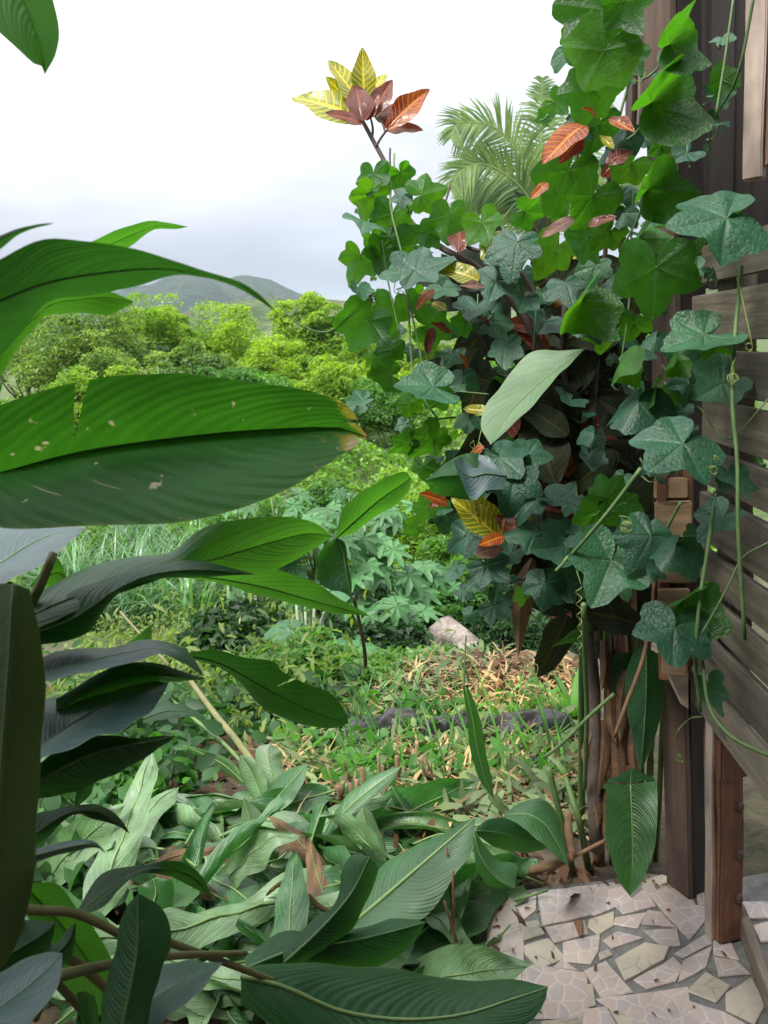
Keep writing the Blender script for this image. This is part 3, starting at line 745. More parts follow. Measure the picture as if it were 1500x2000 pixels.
def hl(parent, A, Mid, B, d, da, db, mat, rib='midrib_dark', rr=.0035, name='leaf', bulge=.10, tears=(), nu=40, wave=.006):
    if Mid[0][0] < 5:      # the blade goes on beyond the frame and narrows to its stalk
        m0, m1 = np.array(Mid[0][:2], float), np.array(Mid[1][:2], float); e = (m0 - m1) / np.linalg.norm(m0 - m1)
        wd = np.linalg.norm(np.array(A[0][:2], float) - np.array(B[0][:2], float)); ex = tuple(m0 + e * (70 + .9 * wd))
        A, Mid, B = [ex] + list(A), [ex] + list(Mid), [ex] + list(B)
        d = (d[0] - (d[1] - d[0]) * .15, d[1])
        BASES.append(P(ex[0], ex[1], d[0]))
    Aw, Mw, Bw = lerp_d(A, d, da), lerp_d(Mid, d, 0), lerp_d(B, d, db)
    if len(BASES) and Mid[0][0] < -60: Aw[0] = Mw[0]; Bw[0] = Mw[0]
    Aw[-1] = Mw[-1]; Bw[-1] = Mw[-1]
    org = parent_origin(parent) if parent is not None else np.zeros(3)
    me = blade_mesh(name, Aw, Mw, Bw, nu, 6, bulge, tears, wave, org)
    o = obj(name, me, MT[mat], parent)
    V, F, uv = tube_arrays(Mw - org - CF * .0015, [rr * .7, rr * .5, rr * .15], 5, 18)
    obj('midrib', poly_mesh('midrib', V, F, uv), MT[rib], o)
    return o
def stems(parent, L, name='petiole', mat='petiole', n=14):
    for pts, r0, r1 in L:
        w = np.array([P(*p) for p in pts]); tube(name, w, [r0, (r0 + r1) / 2, r1], MT[mat], parent, 7, n)

# ================================================================== FOREGROUND HELICONIA (left)
def build_left_plant():
    base = np.array([-.62, .95, -.05])
    hp = empty('heliconia_plant', base, 'large heliconia with long torn leaves reaching in from the left edge', 'plant')
    # the big scarred leaf across the middle left
    hl(hp, [(-90, 815), (0, 790), (110, 757), (200, 738), (280, 734), (380, 731), (520, 748), (620, 768), (682, 796), (718, 855)],
       [(-90, 950), (0, 926), (170, 882), (400, 850), (560, 838), (660, 836), (718, 855)],
       [(-90, 1000), (0, 1033), (120, 1040), (260, 1024), (430, 1002), (560, 955), (650, 905), (690, 876), (718, 855)],
       (.98, 1.06), -.07, -.14, 'hel_torn', rr=.005, bulge=.12, tears=((.44, 1, .15, .011), (.93, 1, .3, .014), (.965, -1, .45, .012)), nu=64)
    # near leaf above it, drooping to a long tip
    hl(hp, [(-90, 560), (0, 507), (80, 468), (160, 470), (260, 484), (340, 510), (400, 530), (470, 551), (512, 580), (543, 613)],
       [(-90, 640), (0, 590), (100, 552), (200, 535), (300, 526), (380, 534), (470, 556), (512, 585), (543, 613)],
       [(-90, 760), (0, 690), (50, 640), (100, 590), (180, 578), (260, 562), (330, 535), (372, 530), (440, 549), (505, 586), (543, 613)],
       (.60, .66), -.02, .05, 'hel_dark', rr=.002, bulge=.10, nu=48)
    hl(hp, [(-60, 690), (0, 640), (60, 592), (110, 572), (170, 562), (225, 574), (262, 590)], [(-60, 745), (0, 688), (60, 628), (100, 594), (150, 586), (210, 580), (262, 590)],
       [(-60, 800), (0, 732), (30, 690), (70, 640), (86, 618), (130, 612), (160, 610), (215, 614), (240, 602), (262, 590)], (.82, .88), -.05, .03, 'hel_bright', 'midrib', rr=.003)
    hl(hp, [(90, 525), (180, 470), (240, 446), (292, 431), (322, 433), (345, 438), (366, 443)], [(90, 545), (200, 486), (265, 456), (305, 441), (340, 442), (366, 443)],
       [(90, 570), (200, 498), (252, 482), (290, 455), (308, 447), (345, 447), (366, 443)], (1.05, 1.15), -.03, .02, 'hel_bright', rr=.002)
    hl(hp, [(-90, 490), (-20, 468), (30, 448), (70, 439), (105, 437)], [(-90, 505), (-20, 477), (30, 455), (70, 441), (105, 437)], [(-90, 545), (-20, 498), (15, 474), (45, 453), (105, 437)], (.6, .62), 0, .02, 'hel_dark', rr=.0015)
    hl(hp, [(30, -190), (80, -90), (106, 0), (116, 62), (108, 108), (95, 132), (88, 145)], [(-40, -190), (15, -70), (58, 30), (84, 110), (88, 145)],
       [(-170, -140), (-90, -20), (0, 65), (35, 97), (65, 124), (82, 130), (88, 145)], (.8, .85), -.02, -.02, 'hel_bright', rr=.002)
    hl(hp, [(-40, 775), (-20, 762), (0, 748), (5, 735)], [(-40, 790), (-15, 770), (0, 752), (5, 735)], [(-40, 830), (-10, 790), (3, 760), (5, 735)], (.95, .97), 0, .01, 'hel_bright', rr=.001)
    # bluish leaf under the big one, sky sheen in its colour
    hl(hp, [(-90, 1040), (0, 1015), (80, 1006), (130, 1015), (166, 1033)], [(-90, 1150), (0, 1100), (60, 1062), (110, 1042), (166, 1033)],
       [(-90, 1190), (0, 1147), (60, 1122), (110, 1082), (140, 1055), (166, 1033)], (1.08, 1.18), .16, -.12, 'hel_blue', 'midrib')
    # long twisting leaf pointing right, pale on its near half, lit through on its far half
    hl(hp, [(20, 1195), (100, 1150), (190, 1104), (250, 1086), (330, 1079), (395, 1032), (470, 1013), (560, 1010), (615, 1022), (650, 1048)],
       [(20, 1225), (110, 1180), (200, 1148), (300, 1120), (420, 1092), (520, 1062), (600, 1042), (650, 1048)],
       [(20, 1250), (100, 1215), (180, 1180), (260, 1150), (350, 1122), (440, 1119), (520, 1116), (580, 1092), (632, 1060), (650, 1048)],
       (.95, 1.2), (.16, -.10), (-.05, .06), 'hel_bright', rr=.003, bulge=.14, nu=56)
    hl(hp, [(-10, 1235), (60, 1200), (130, 1152), (200, 1132), (290, 1108), (390, 1096), (500, 1122)], [(-10, 1262), (70, 1236), (150, 1206), (215, 1160), (290, 1124), (390, 1112), (500, 1122)],
       [(-10, 1300), (70, 1262), (120, 1252), (172, 1232), (202, 1192), (235, 1150), (310, 1132), (400, 1126), (500, 1122)], (.9, 1.1), (.06, .03), (.03, .05), 'hel_dark', rr=.003)
    # bright blade behind, pointing down to the right
    hl(hp, [(320, 1112), (420, 1113), (500, 1110), (560, 1120), (620, 1140), (670, 1172), (722, 1203)], [(320, 1120), (420, 1129), (520, 1148), (620, 1176), (722, 1203)],
       [(320, 1125), (420, 1137), (500, 1160), (580, 1182), (650, 1196), (722, 1203)], (1.25, 1.4), -.06, .03, 'hel_bright', 'midrib', rr=.003)
    # bent leaf on the right: raised half and hanging half
    hl(hp, [(655, 1052), (668, 1000), (705, 960), (760, 931), (790, 921), (803, 932)], [(655, 1052), (690, 1022), (740, 978), (785, 946), (803, 932)],
       [(655, 1052), (690, 1040), (730, 1012), (772, 985), (799, 957), (803, 932)], (1.4, 1.45), -.04, .03, 'hel_bright', rr=.003)
    hl(hp, [(658, 1050), (632, 1068), (620, 1100), (624, 1138), (645, 1152), (668, 1155), (686, 1168)], [(658, 1050), (670, 1085), (678, 1130), (686, 1168)],
       [(658, 1050), (674, 1062), (680, 1100), (687, 1140), (686, 1168)], (1.4, 1.38), -.05, .01, 'hel_dark', rr=.004, bulge=.2)
    # lower left cluster, sky sheen and shade put into the leaf colours
    hl(hp, [(50, 1310), (110, 1276), (150, 1268), (220, 1268), (290, 1255), (340, 1262), (375, 1282), (398, 1320)], [(50, 1325), (150, 1296), (240, 1276), (300, 1266), (355, 1278), (398, 1320)],
       [(50, 1335), (150, 1319), (215, 1306), (270, 1288), (310, 1278), (350, 1292), (398, 1320)], (.92, 1.02), .10, -.05, 'hel_blue', 'midrib', rr=.002)
    hl(hp, [(355, 1276), (420, 1270), (480, 1283), (535, 1291), (552, 1312), (590, 1333), (640, 1350), (668, 1378), (681, 1412)], [(355, 1278), (430, 1296), (500, 1334), (560, 1366), (620, 1394), (681, 1412)],
       [(355, 1280), (420, 1300), (460, 1325), (500, 1367), (550, 1402), (615, 1421), (660, 1420), (681, 1412)], (1.15, 1.25), -.03, .05, 'hel_dark', rr=.002, tears=((.52, 1, .35, .012),))
    hl(hp, [(110, 1365), (200, 1312), (260, 1293), (310, 1296), (360, 1313), (404, 1326)], [(110, 1385), (200, 1335), (270, 1318), (340, 1320), (404, 1326)],
       [(110, 1400), (180, 1362), (260, 1347), (330, 1333), (370, 1328), (404, 1326)], (.98, 1.05), .02, .09, 'hel_dark', rr=.002)
    hl(hp, [(50, 1395), (90, 1366), (160, 1362), (240, 1346), (290, 1335), (330, 1333)], [(50, 1480), (90, 1452), (160, 1402), (240, 1362), (330, 1333)],
       [(50, 1515), (90, 1480), (140, 1456), (190, 1437), (240, 1431), (290, 1392), (318, 1356), (330, 1333)], (.9, 1.02), .14, -.10, 'hel_blue', 'midrib', rr=.003)
    hl(hp, [(50, 1515), (130, 1452), (180, 1437), (260, 1441), (300, 1438), (346, 1437)], [(50, 1540), (130, 1494), (200, 1464), (280, 1450), (346, 1437)],
       [(50, 1565), (140, 1546), (210, 1521), (260, 1492), (312, 1460), (346, 1437)], (.85, .95), .04, .04, 'hel_dark', rr=.003)
    hl(hp, [(150, 1350), (200, 1315), (235, 1290), (262, 1285)], [(150, 1370), (200, 1340), (240, 1310), (262, 1285)], [(150, 1390), (195, 1365), (230, 1330), (262, 1285)], (1.2, 1.25), -.03, .02, 'hel_bright', rr=.002)
    hl(hp, [(215, 1280), (250, 1255), (280, 1232), (296, 1220)], [(215, 1285), (260, 1262), (290, 1240), (296, 1220)], [(215, 1290), (265, 1275), (294, 1255), (296, 1220)], (1.2, 1.25), -.02, .02, 'hel_bright', rr=.002)
    hl(hp, [(280, 1400), (310, 1374), (335, 1371), (370, 1383), (405, 1402)], [(280, 1405), (320, 1390), (360, 1390), (405, 1402)], [(280, 1412), (320, 1406), (365, 1400), (405, 1402)], (1.3, 1.35), .05, -.02, 'hel_bright', rr=.002)
    # broad ageing leaf hanging down at the very edge
    hl(hp, [(0, 1140), (-120, 1350), (-160, 1600), (-130, 1800), (-90, 1900), (-40, 1935)], [(30, 1140), (20, 1300), (5, 1500), (-5, 1700), (-20, 1840), (-40, 1935)],
       [(60, 1150), (84, 1280), (84, 1400), (80, 1530), (64, 1700), (48, 1800), (20, 1870), (-40, 1935)], (.6, .62), .06, .05, 'hel_old', rr=.003, bulge=.05)
    hl(hp, [(50, 1600), (110, 1578), (160, 1574), (205, 1577), (235, 1598), (253, 1627)], [(50, 1640), (110, 1600), (150, 1584), (200, 1588), (253, 1627)],
       [(50, 1665), (95, 1632), (140, 1592), (190, 1601), (225, 1611), (253, 1627)], (.9, .98), .05, .02, 'hel_dark', rr=.002)
    hl(hp, [(145, 1520), (150, 1540), (146, 1560), (145, 1580)], [(165, 1518), (163, 1540), (155, 1560), (145, 1580)], [(188, 1520), (180, 1545), (165, 1565), (145, 1580)], (1.0, 1.0), 0, .02, 'hel_dark', rr=.001)
    hl(hp, [(-60, 1690), (60, 1661), (150, 1640), (185, 1643), (206, 1664)], [(-60, 1705), (60, 1672), (150, 1650), (185, 1649), (206, 1664)], [(-60, 1735), (60, 1688), (140, 1662), (185, 1655), (206, 1664)], (.62, .7), .02, .03, 'hel_blue', rr=.002)
    hl(hp, [(150, 1792), (172, 1735), (212, 1702), (275, 1690), (330, 1681), (370, 1690), (400, 1718), (413, 1752)], [(150, 1792), (195, 1750), (235, 1722), (280, 1700), (330, 1697), (380, 1715), (413, 1752)],
       [(150, 1792), (196, 1776), (232, 1737), (275, 1707), (330, 1712), (370, 1731), (395, 1742), (413, 1752)], (.95, 1.05), (.08, -.04), (-.06, .03), 'hel_dark', rr=.003)
    hl(hp, [(185, 2040), (215, 1900), (232, 1820), (248, 1772), (270, 1745)], [(230, 2040), (252, 1940), (268, 1850), (270, 1745)], [(280, 2040), (312, 1900), (332, 1850), (334, 1810), (312, 1770), (270, 1745)], (.78, .85), .05, .04, 'hel_dark', rr=.003, bulge=.18)
    hl(hp, [(235, 1980), (265, 1900), (320, 1884), (380, 1879), (436, 1880)], [(235, 2020), (300, 1950), (370, 1908), (436, 1880)], [(250, 2050), (330, 1990), (390, 1935), (420, 1900), (436, 1880)], (.85, .95), .10, -.06, 'hel_blue', 'midrib_dark', rr=.002)
    hl(hp, [(55, 1726), (112, 1728), (165, 1790), (205, 1850), (226, 1905), (214, 1975)], [(55, 1735), (115, 1800), (175, 1880), (214, 1975)], [(55, 1745), (66, 1830), (110, 1905), (160, 1985), (214, 1975)], (1.15, 1.2), -.02, -.03, 'hel_bright', 'midrib', rr=.003)
    hl(hp, [(-60, 1960), (20, 1890), (80, 1860), (122, 1862)], [(-60, 2010), (30, 1945), (90, 1895), (122, 1862)], [(-60, 2070), (50, 2010), (112, 1930), (122, 1862)], (.7, .75), .07, -.05, 'hel_blue', rr=.002)
    hl(hp, [(-40, 1880), (40, 1800), (90, 1800), (108, 1800)], [(-40, 1900), (40, 1850), (90, 1820), (108, 1800)], [(-40, 1930), (60, 1880), (100, 1840), (108, 1800)], (.85, .9), .05, .03, 'hel_dark', rr=.002)
    hl(hp, [(75, 1900), (90, 1860), (120, 1830), (148, 1800)], [(75, 1905), (105, 1870), (135, 1835), (148, 1800)], [(80, 1915), (125, 1885), (146, 1850), (148, 1800)], (.9, .95), .03, .03, 'hel_dark', rr=.002)
    hl(hp, [(150, 1940), (155, 1970), (165, 2010), (180, 2050)], [(165, 1935), (170, 1970), (180, 2010), (180, 2050)], [(185, 1945), (192, 1975), (195, 2010), (180, 2050)], (.95, .95), 0, .02, 'hel_dark', rr=.002)
    hl(hp, [(0, 1160), (30, 1150), (55, 1155), (82, 1185)], [(0, 1175), (40, 1170), (82, 1185)], [(0, 1200), (30, 1195), (60, 1200), (82, 1185)], (1.1, 1.15), .04, 0, 'hel_dark', rr=.001)
    hl(hp, [(60, 1140), (90, 1110), (112, 1090), (140, 1150)], [(60, 1145), (95, 1125), (120, 1120), (140, 1150)], [(60, 1150), (95, 1145), (120, 1150), (140, 1150)], (1.3, 1.3), -.02, .02, 'hel_bright', rr=.002)
    hl(hp, [(75, 1180), (100, 1160), (140, 1160), (180, 1175)], [(75, 1190), (110, 1180), (150, 1178), (180, 1175)], [(75, 1200), (110, 1200), (150, 1190), (180, 1175)], (1.15, 1.15), .03, 0, 'hel_dark', rr=.001)
    # petioles and stalks
    stems(hp, [([(105, 1080, 1.02), (75, 1150, 1.0), (40, 1215, .98), (10, 1290, .95), (-40, 1420, .92)], .006, .009),
               ([(20, 1140, 1.05), (0, 1190, 1.02), (-40, 1290, 1.0)], .005, .008),
               ([(245, 1830, .9), (150, 1785, .88), (60, 1777, .85), (-60, 1760, .82)], .005, .006),
               ([(480, 1862, 1.25), (320, 1868, 1.05), (170, 1893, .9), (60, 1925, .82), (-60, 1965, .76)], .0045, .007),
               ([(560, 1925, 1.3), (440, 1880, 1.2), (330, 1840, 1.12), (250, 1812, 1.08)], .005, .006),
               ([(220, 1940, 1.05), (150, 1880, 1.0), (90, 1850, .96), (45, 1815, .92), (0, 1760, .9)], .006, .008),
               ([(85, 1890, .95), (130, 1940, .98), (180, 1995, 1.0), (220, 2060, 1.0)], .005, .007),
               ([(50, 1895, 1.0), (95, 1920, 1.0), (70, 1990, 1.02)], .004, .005)])
    stems(hp, [([(690, 1165, 1.39), (702, 1215, 1.42), (712, 1270, 1.45), (714, 1300, 1.48)], .003, .004)], mat='petiole')
    # main pseudostems, mostly out of frame
    q = random.Random(2); SP = ((-.78, .8), (-.72, .98), (-.86, 1.08), (-.68, .88))
    for (x, y) in SP:
        tube('stalk', [(x, y, -.1), (x + .02, y, .4), (x + .03, y - .02, .9), (x + .05, y - .05, 1.25)], [.024, .020, .009], MT['stalk_green'], hp, 8, 12)
    for b in BASES:      # petioles from the blades to the stalks
        x, y = min(SP, key=lambda c: (c[0] - b[0]) ** 2 + (c[1] - b[1]) ** 2); zj = max(.25, min(1.15, b[2] - .3))
        tube('petiole', [b, (b * .6 + np.array([x + .02, y - .02, zj]) * .4) + [0, 0, -.05], (x + .025, y - .01, zj)], [.004, .006, .008], MT['petiole'], hp, 7, 10)
build_left_plant()

# ================================================================== VINE, CROTON AND HELICONIA CLUMP (right)
def vine_leaf_mesh(name, seed, droop, cup, fold, depth=1.0):
    r = np.random.default_rng(seed)
    ca = np.radians([0, 12, 22, 36, 52, 64, 78, 95, 112, 128, 146, 160, 171, 180])
    cr_ = np.array([1.0, .90, .78, .64, .80, .88, .76, .63, .74, .76, .66, .52, .30, .06])
    cr_ = .7 + (cr_ - .7) * depth; cr_[-1] = .06; cr_[-2] = .3
    nth, nr = 72, 7
    th = np.linspace(-np.pi, np.pi, nth + 1)
    asym = 1 + r.uniform(-.10, .10) * np.sign(th) + .05 * np.sin(th * 2 + r.uniform(0, 6))
    rad = np.interp(np.abs(th), ca, cr_) * asym
    k = np.array([.2, .6, .2]); rad[1:-1] = np.convolve(rad, k, 'valid')
    rad = rad * (1 + .014 * np.sin(th * 19 + r.uniform(0, 6)) + .006 * r.standard_normal(nth + 1)); rad[0] = rad[-1] = .06
    veins = np.radians([0, 64, -64, 127, -127])
    dv = np.min(np.abs(th[:, None] - veins[None]), axis=1)
    V, A = [], []
    ph = r.uniform(0, 6, 5)
    for ir in range(nr + 1):
        q = (ir / nr) ** .9
        for it in range(nth + 1):
            rr = rad[it] * q; x = rr * math.cos(th[it]); y = rr * math.sin(th[it])
            z = cup * rr * rr - droop * max(0, x) ** 2 - fold * abs(y) ** 1.3
            z += .06 * q * (1 - math.exp(-(dv[it] / .18) ** 2)) * (1 - .4 * q)
            z += .07 * q * q * math.sin(th[it] * 2 + ph[0]) + .03 * q * q * math.sin(th[it] * 5 + ph[1]) + .02 * math.sin(6 * x + ph[2]) * math.sin(7 * y + ph[3])
            V.append((x, y, z)); A.append(math.exp(-(dv[it] * max(rr, .06) / .03) ** 2))
    V = np.array(V); W = nth + 1
    i, j = np.meshgrid(np.arange(nr), np.arange(nth), indexing='ij'); a = (i * W + j).ravel()
    F = np.stack([a, a + W, a + W + 1, a + 1], 1)
    return fast_mesh(name, V, F, None, {'vein': np.array(A)})
VT = [vine_leaf_mesh('vine_leaf', 10 + i, *p) for i, p in enumerate([(.18, .05, .10, 1), (.35, .0, .25, 1.1), (.1, .2, -.1, .9), (.3, -.1, .45, .8), (.05, .12, .05, 1.15), (.45, .1, .15, .7)])]
VT += [vine_leaf_mesh('vine_leaf', 60 + i, q_.uniform(0, .5), q_.uniform(-.25, .3), q_.uniform(-.2, .6), q_.uniform(.55, 1.25)) for q_ in [random.Random(77)] for i in range(8)]
VTn = [vine_leaf_mesh('vine_leaf', 40 + i, *p) for i, p in enumerate([(.25, .0, .9, .6), (.4, .1, 1.3, .5)])]
def with_mat(me, mat):
    m2 = me.copy(); m2.materials.clear(); m2.materials.append(mat); return m2
VM = {'u': [with_mat(m, MT['vine_top']) for m in VT], 'b': [with_mat(m, MT['vine_back']) for m in VT],
      'n': [with_mat(m, MT['vine_back']) for m in VTn], 'w': [with_mat(m, MT['vine_top']) for m in VTn]}
def orient(o, loc, tip, nrm, size, parent):
    n = np.asarray(nrm, float); n /= np.linalg.norm(n)
    t = np.asarray(tip, float); t = t - (t @ n) * n; t /= np.linalg.norm(t)
    b = np.cross(n, t)
    m = Matrix.Identity(4)
    for i in range(3):
        m[i][0], m[i][1], m[i][2] = t[i] * size, b[i] * size, n[i] * size
    m.translation = Vector(np.asarray(loc) - (parent_origin(parent) if parent is not None else 0))
    o.matrix_local = m
def img_dir(ang): return CR * math.cos(R(ang)) - CU * math.sin(R(ang))
CB = -CF
def vine_depth(x, y):
    return float(np.interp(x, [660, 760, 900, 1050, 1180, 1300, 1400, 1480], [2.05, 2.0, 1.95, 1.85, 1.62, 1.38, 1.25, 1.18]))
VINE = [  # x, y, width px, tip angle in the picture, kind, depth offset
 (728, 350, 76, 100, 'b', 0), (722, 392, 92, 100, 'b', .02), (786, 345, 66, 62, 'b', .05), (765, 430, 92, 98, 'b', .06), (835, 378, 84, -12, 'b', 0), (783, 383, 52, 170, 'u', -.03),
 (706, 443, 96, 108, 'u', -.04), (878, 432, 92, 84, 'b', 0), (835, 462, 70, 110, 'b', .05), (948, 445, 92, 70, 'b', 0), (728, 470, 62, 80, 'b', .08), (765, 468, 52, 60, 'b', .08),
 (698, 512, 92, 112, 'b', 0), (742, 502, 88, 96, 'b', .03), (795, 482, 92, 160, 'b', .05), (828, 524, 128, -14, 'u', -.08), (772, 533, 66, 172, 'u', -.06), (701, 572, 58, 84, 'u', -.03),
 (715, 640, 122, 122, 'b', 0), (768, 612, 92, 96, 'b', .04), (800, 590, 60, 70, 'b', .1), (1008, 492, 122, 88, 'u', -.08), (965, 562, 104, 112, 'u', -.05), (1018, 590, 72, 118, 'u', -.06), (930, 612, 92, 92, 'u', .05),
 (848, 640, 96, 20, 'b', .05), (765, 690, 66, 100, 'b', 0), (748, 738, 88, 165, 'b', .02), (1035, 415, 74, 8, 'b', .02), (870, 570, 72, 60, 'u', .06), (955, 640, 112, 66, 'u', .08), (985, 690, 80, 95, 'u', .05),
 (828, 755, 138, 176, 'u', -.05), (800, 795, 62, 110, 'b', .04), (862, 775, 76, 60, 'b', .05), (790, 870, 66, 130, 'b', 0), (838, 868, 96, 125, 'b', .02), (826, 918, 58, 100, 'b', .03), (785, 830, 40, 160, 'u', 0),
 (985, 905, 120, 60, 'u', -.04), (1002, 948, 124, 100, 'u', -.08), (1040, 892, 84, 10, 'u', 0), (832, 998, 62, 118, 'b', 0), (806, 1032, 54, 150, 'b', .02), (862, 1005, 64, 176, 'w', 0), (905, 1050, 92, 150, 'u', -.02),
 (1040, 988, 88, 130, 'u', -.03), (1090, 985, 96, 60, 'u', 0), (1028, 1048, 100, 168, 'u', -.05), (1090, 1068, 124, 160, 'u', -.06), (1135, 1050, 80, 30, 'u', 0), (960, 1112, 92, 40, 'u', 0), (932, 1140, 66, 120, 'u', 0),
 (990, 1090, 76, 120, 'u', .05), (1062, 1152, 98, 104, 'u', -.02), (1102, 1142, 92, 70, 'u', .08), (1185, 1115, 172, 108, 'u', -.1), (1022, 1165, 44, 90, 'b', -.05), (916, 1200, 40, 130, 'u', 0), (972, 1190, 76, 40, 'u', .1),
 (1165, 40, 190, 118, 'b', -.2), (1225, 15, 110, 60, 'b', -.1), (1172, 118, 168, 112, 'b', -.18), (1150, 190, 128, 100, 'b', -.12), (1232, 115, 76, 70, 'b', .1), (1112, 75, 50, 150, 'b', -.1), (1195, 165, 90, 60, 'b', .0),
 (1325, 78, 150, -33, 'n', -.1), (1290, 185, 190, -48, 'n', -.12), (1275, 352, 165, -58, 'n', -.06), (1100, 240, 62, 150, 'w', -.04), (1120, 250, 72, 112, 'w', -.06), (1125, 278, 60, 150, 'w', -.02), (1218, 265, 82, 124, 'w', -.05),
 (1180, 302, 70, 116, 'w', 0), (1166, 255, 110, 108, 'b', 0), (1106, 352, 146, 112, 'b', -.05), (1150, 398, 128, 112, 'b', -.08), (1090, 205, 64, 40, 'b', .1), (1185, 378, 56, 90, 'u', .12), (1213, 424, 66, 132, 'w', -.1), (1190, 412, 46, 110, 'w', 0),
 (1283, 545, 176, 96, 'b', -.06), (1238, 480, 150, 122, 'n', -.04), (1138, 478, 104, 128, 'b', 0), (1078, 502, 104, 118, 'b', 0), (1185, 462, 84, 120, 'b', .04), (1125, 605, 180, 128, 'n', -.08), (1140, 640, 88, 112, 'w', -.04), (1108, 565, 88, 84, 'u', .02),
 (1270, 602, 62, 92, 'w', -.08), (1392, 432, 215, 164, 'u', -.04), (1355, 660, 162, 172, 'u', -.03), (1278, 668, 84, 110, 'w', -.08), (1205, 718, 110, 128, 'n', -.1), (1190, 655, 96, 90, 'b', .1), (1240, 805, 165, 116, 'w', -.05), (1268, 790, 130, 118, 'n', .02),
 (1318, 885, 186, 126, 'u', -.1), (1305, 715, 86, 118, 'n', 0), (1195, 962, 92, -40, 'b', 0), (1168, 1012, 108, 96, 'b', -.02), (1230, 985, 64, 20, 'b', .04), (1262, 1062, 128, 116, 'u', -.02), (1312, 1082, 128, 120, 'w', -.06),
 (1312, 1245, 160, 112, 'u', -.1), (1350, 1160, 150, -32, 'n', .02), (1386, 1355, 92, 92, 'u', .0), (1402, 1022, 110, 130, 'u', .1), (1398, 758, 130, 150, 'u', .14), (1425, 945, 110, 100, 'u', .16), (1340, 760, 90, 120, 'u', .15),
 (1275, 450, 70, 140, 'u', .1), (1215, 560, 90, 100, 'u', .15), (1160, 530, 80, 100, 'u', .12), (1060, 640, 90, 110, 'u', .2), (1240, 640, 80, 90, 'b', .12), (1225, 330, 90, 120, 'b', .12), (1370, 235, 90, 120, 'u', .5), (1345, 300, 80, 100, 'u', .5),
 (1400, 190, 80, 60, 'u', .55), (1330, 390, 90, 130, 'u', .3), (1020, 540, 70, 100, 'u', .1), (900, 640, 60, 130, 'b', .1), (880, 700, 60, 100, 'u', .08), (905, 745, 70, 80, 'u', .1), (915, 830, 60, 100, 'u', .08), (870, 860, 56, 110, 'b', .06), (860, 920, 50, 100, 'b', .1),
 (1010, 1000, 60, 90, 'u', .15), (1150, 900, 70, 100, 'u', .25), (1120, 820, 80, 100, 'u', .35), (940, 1000, 50, 160, 'u', .05), (890, 1110, 44, 130, 'u', 0), (985, 740, 70, 100, 'u', .12),
]
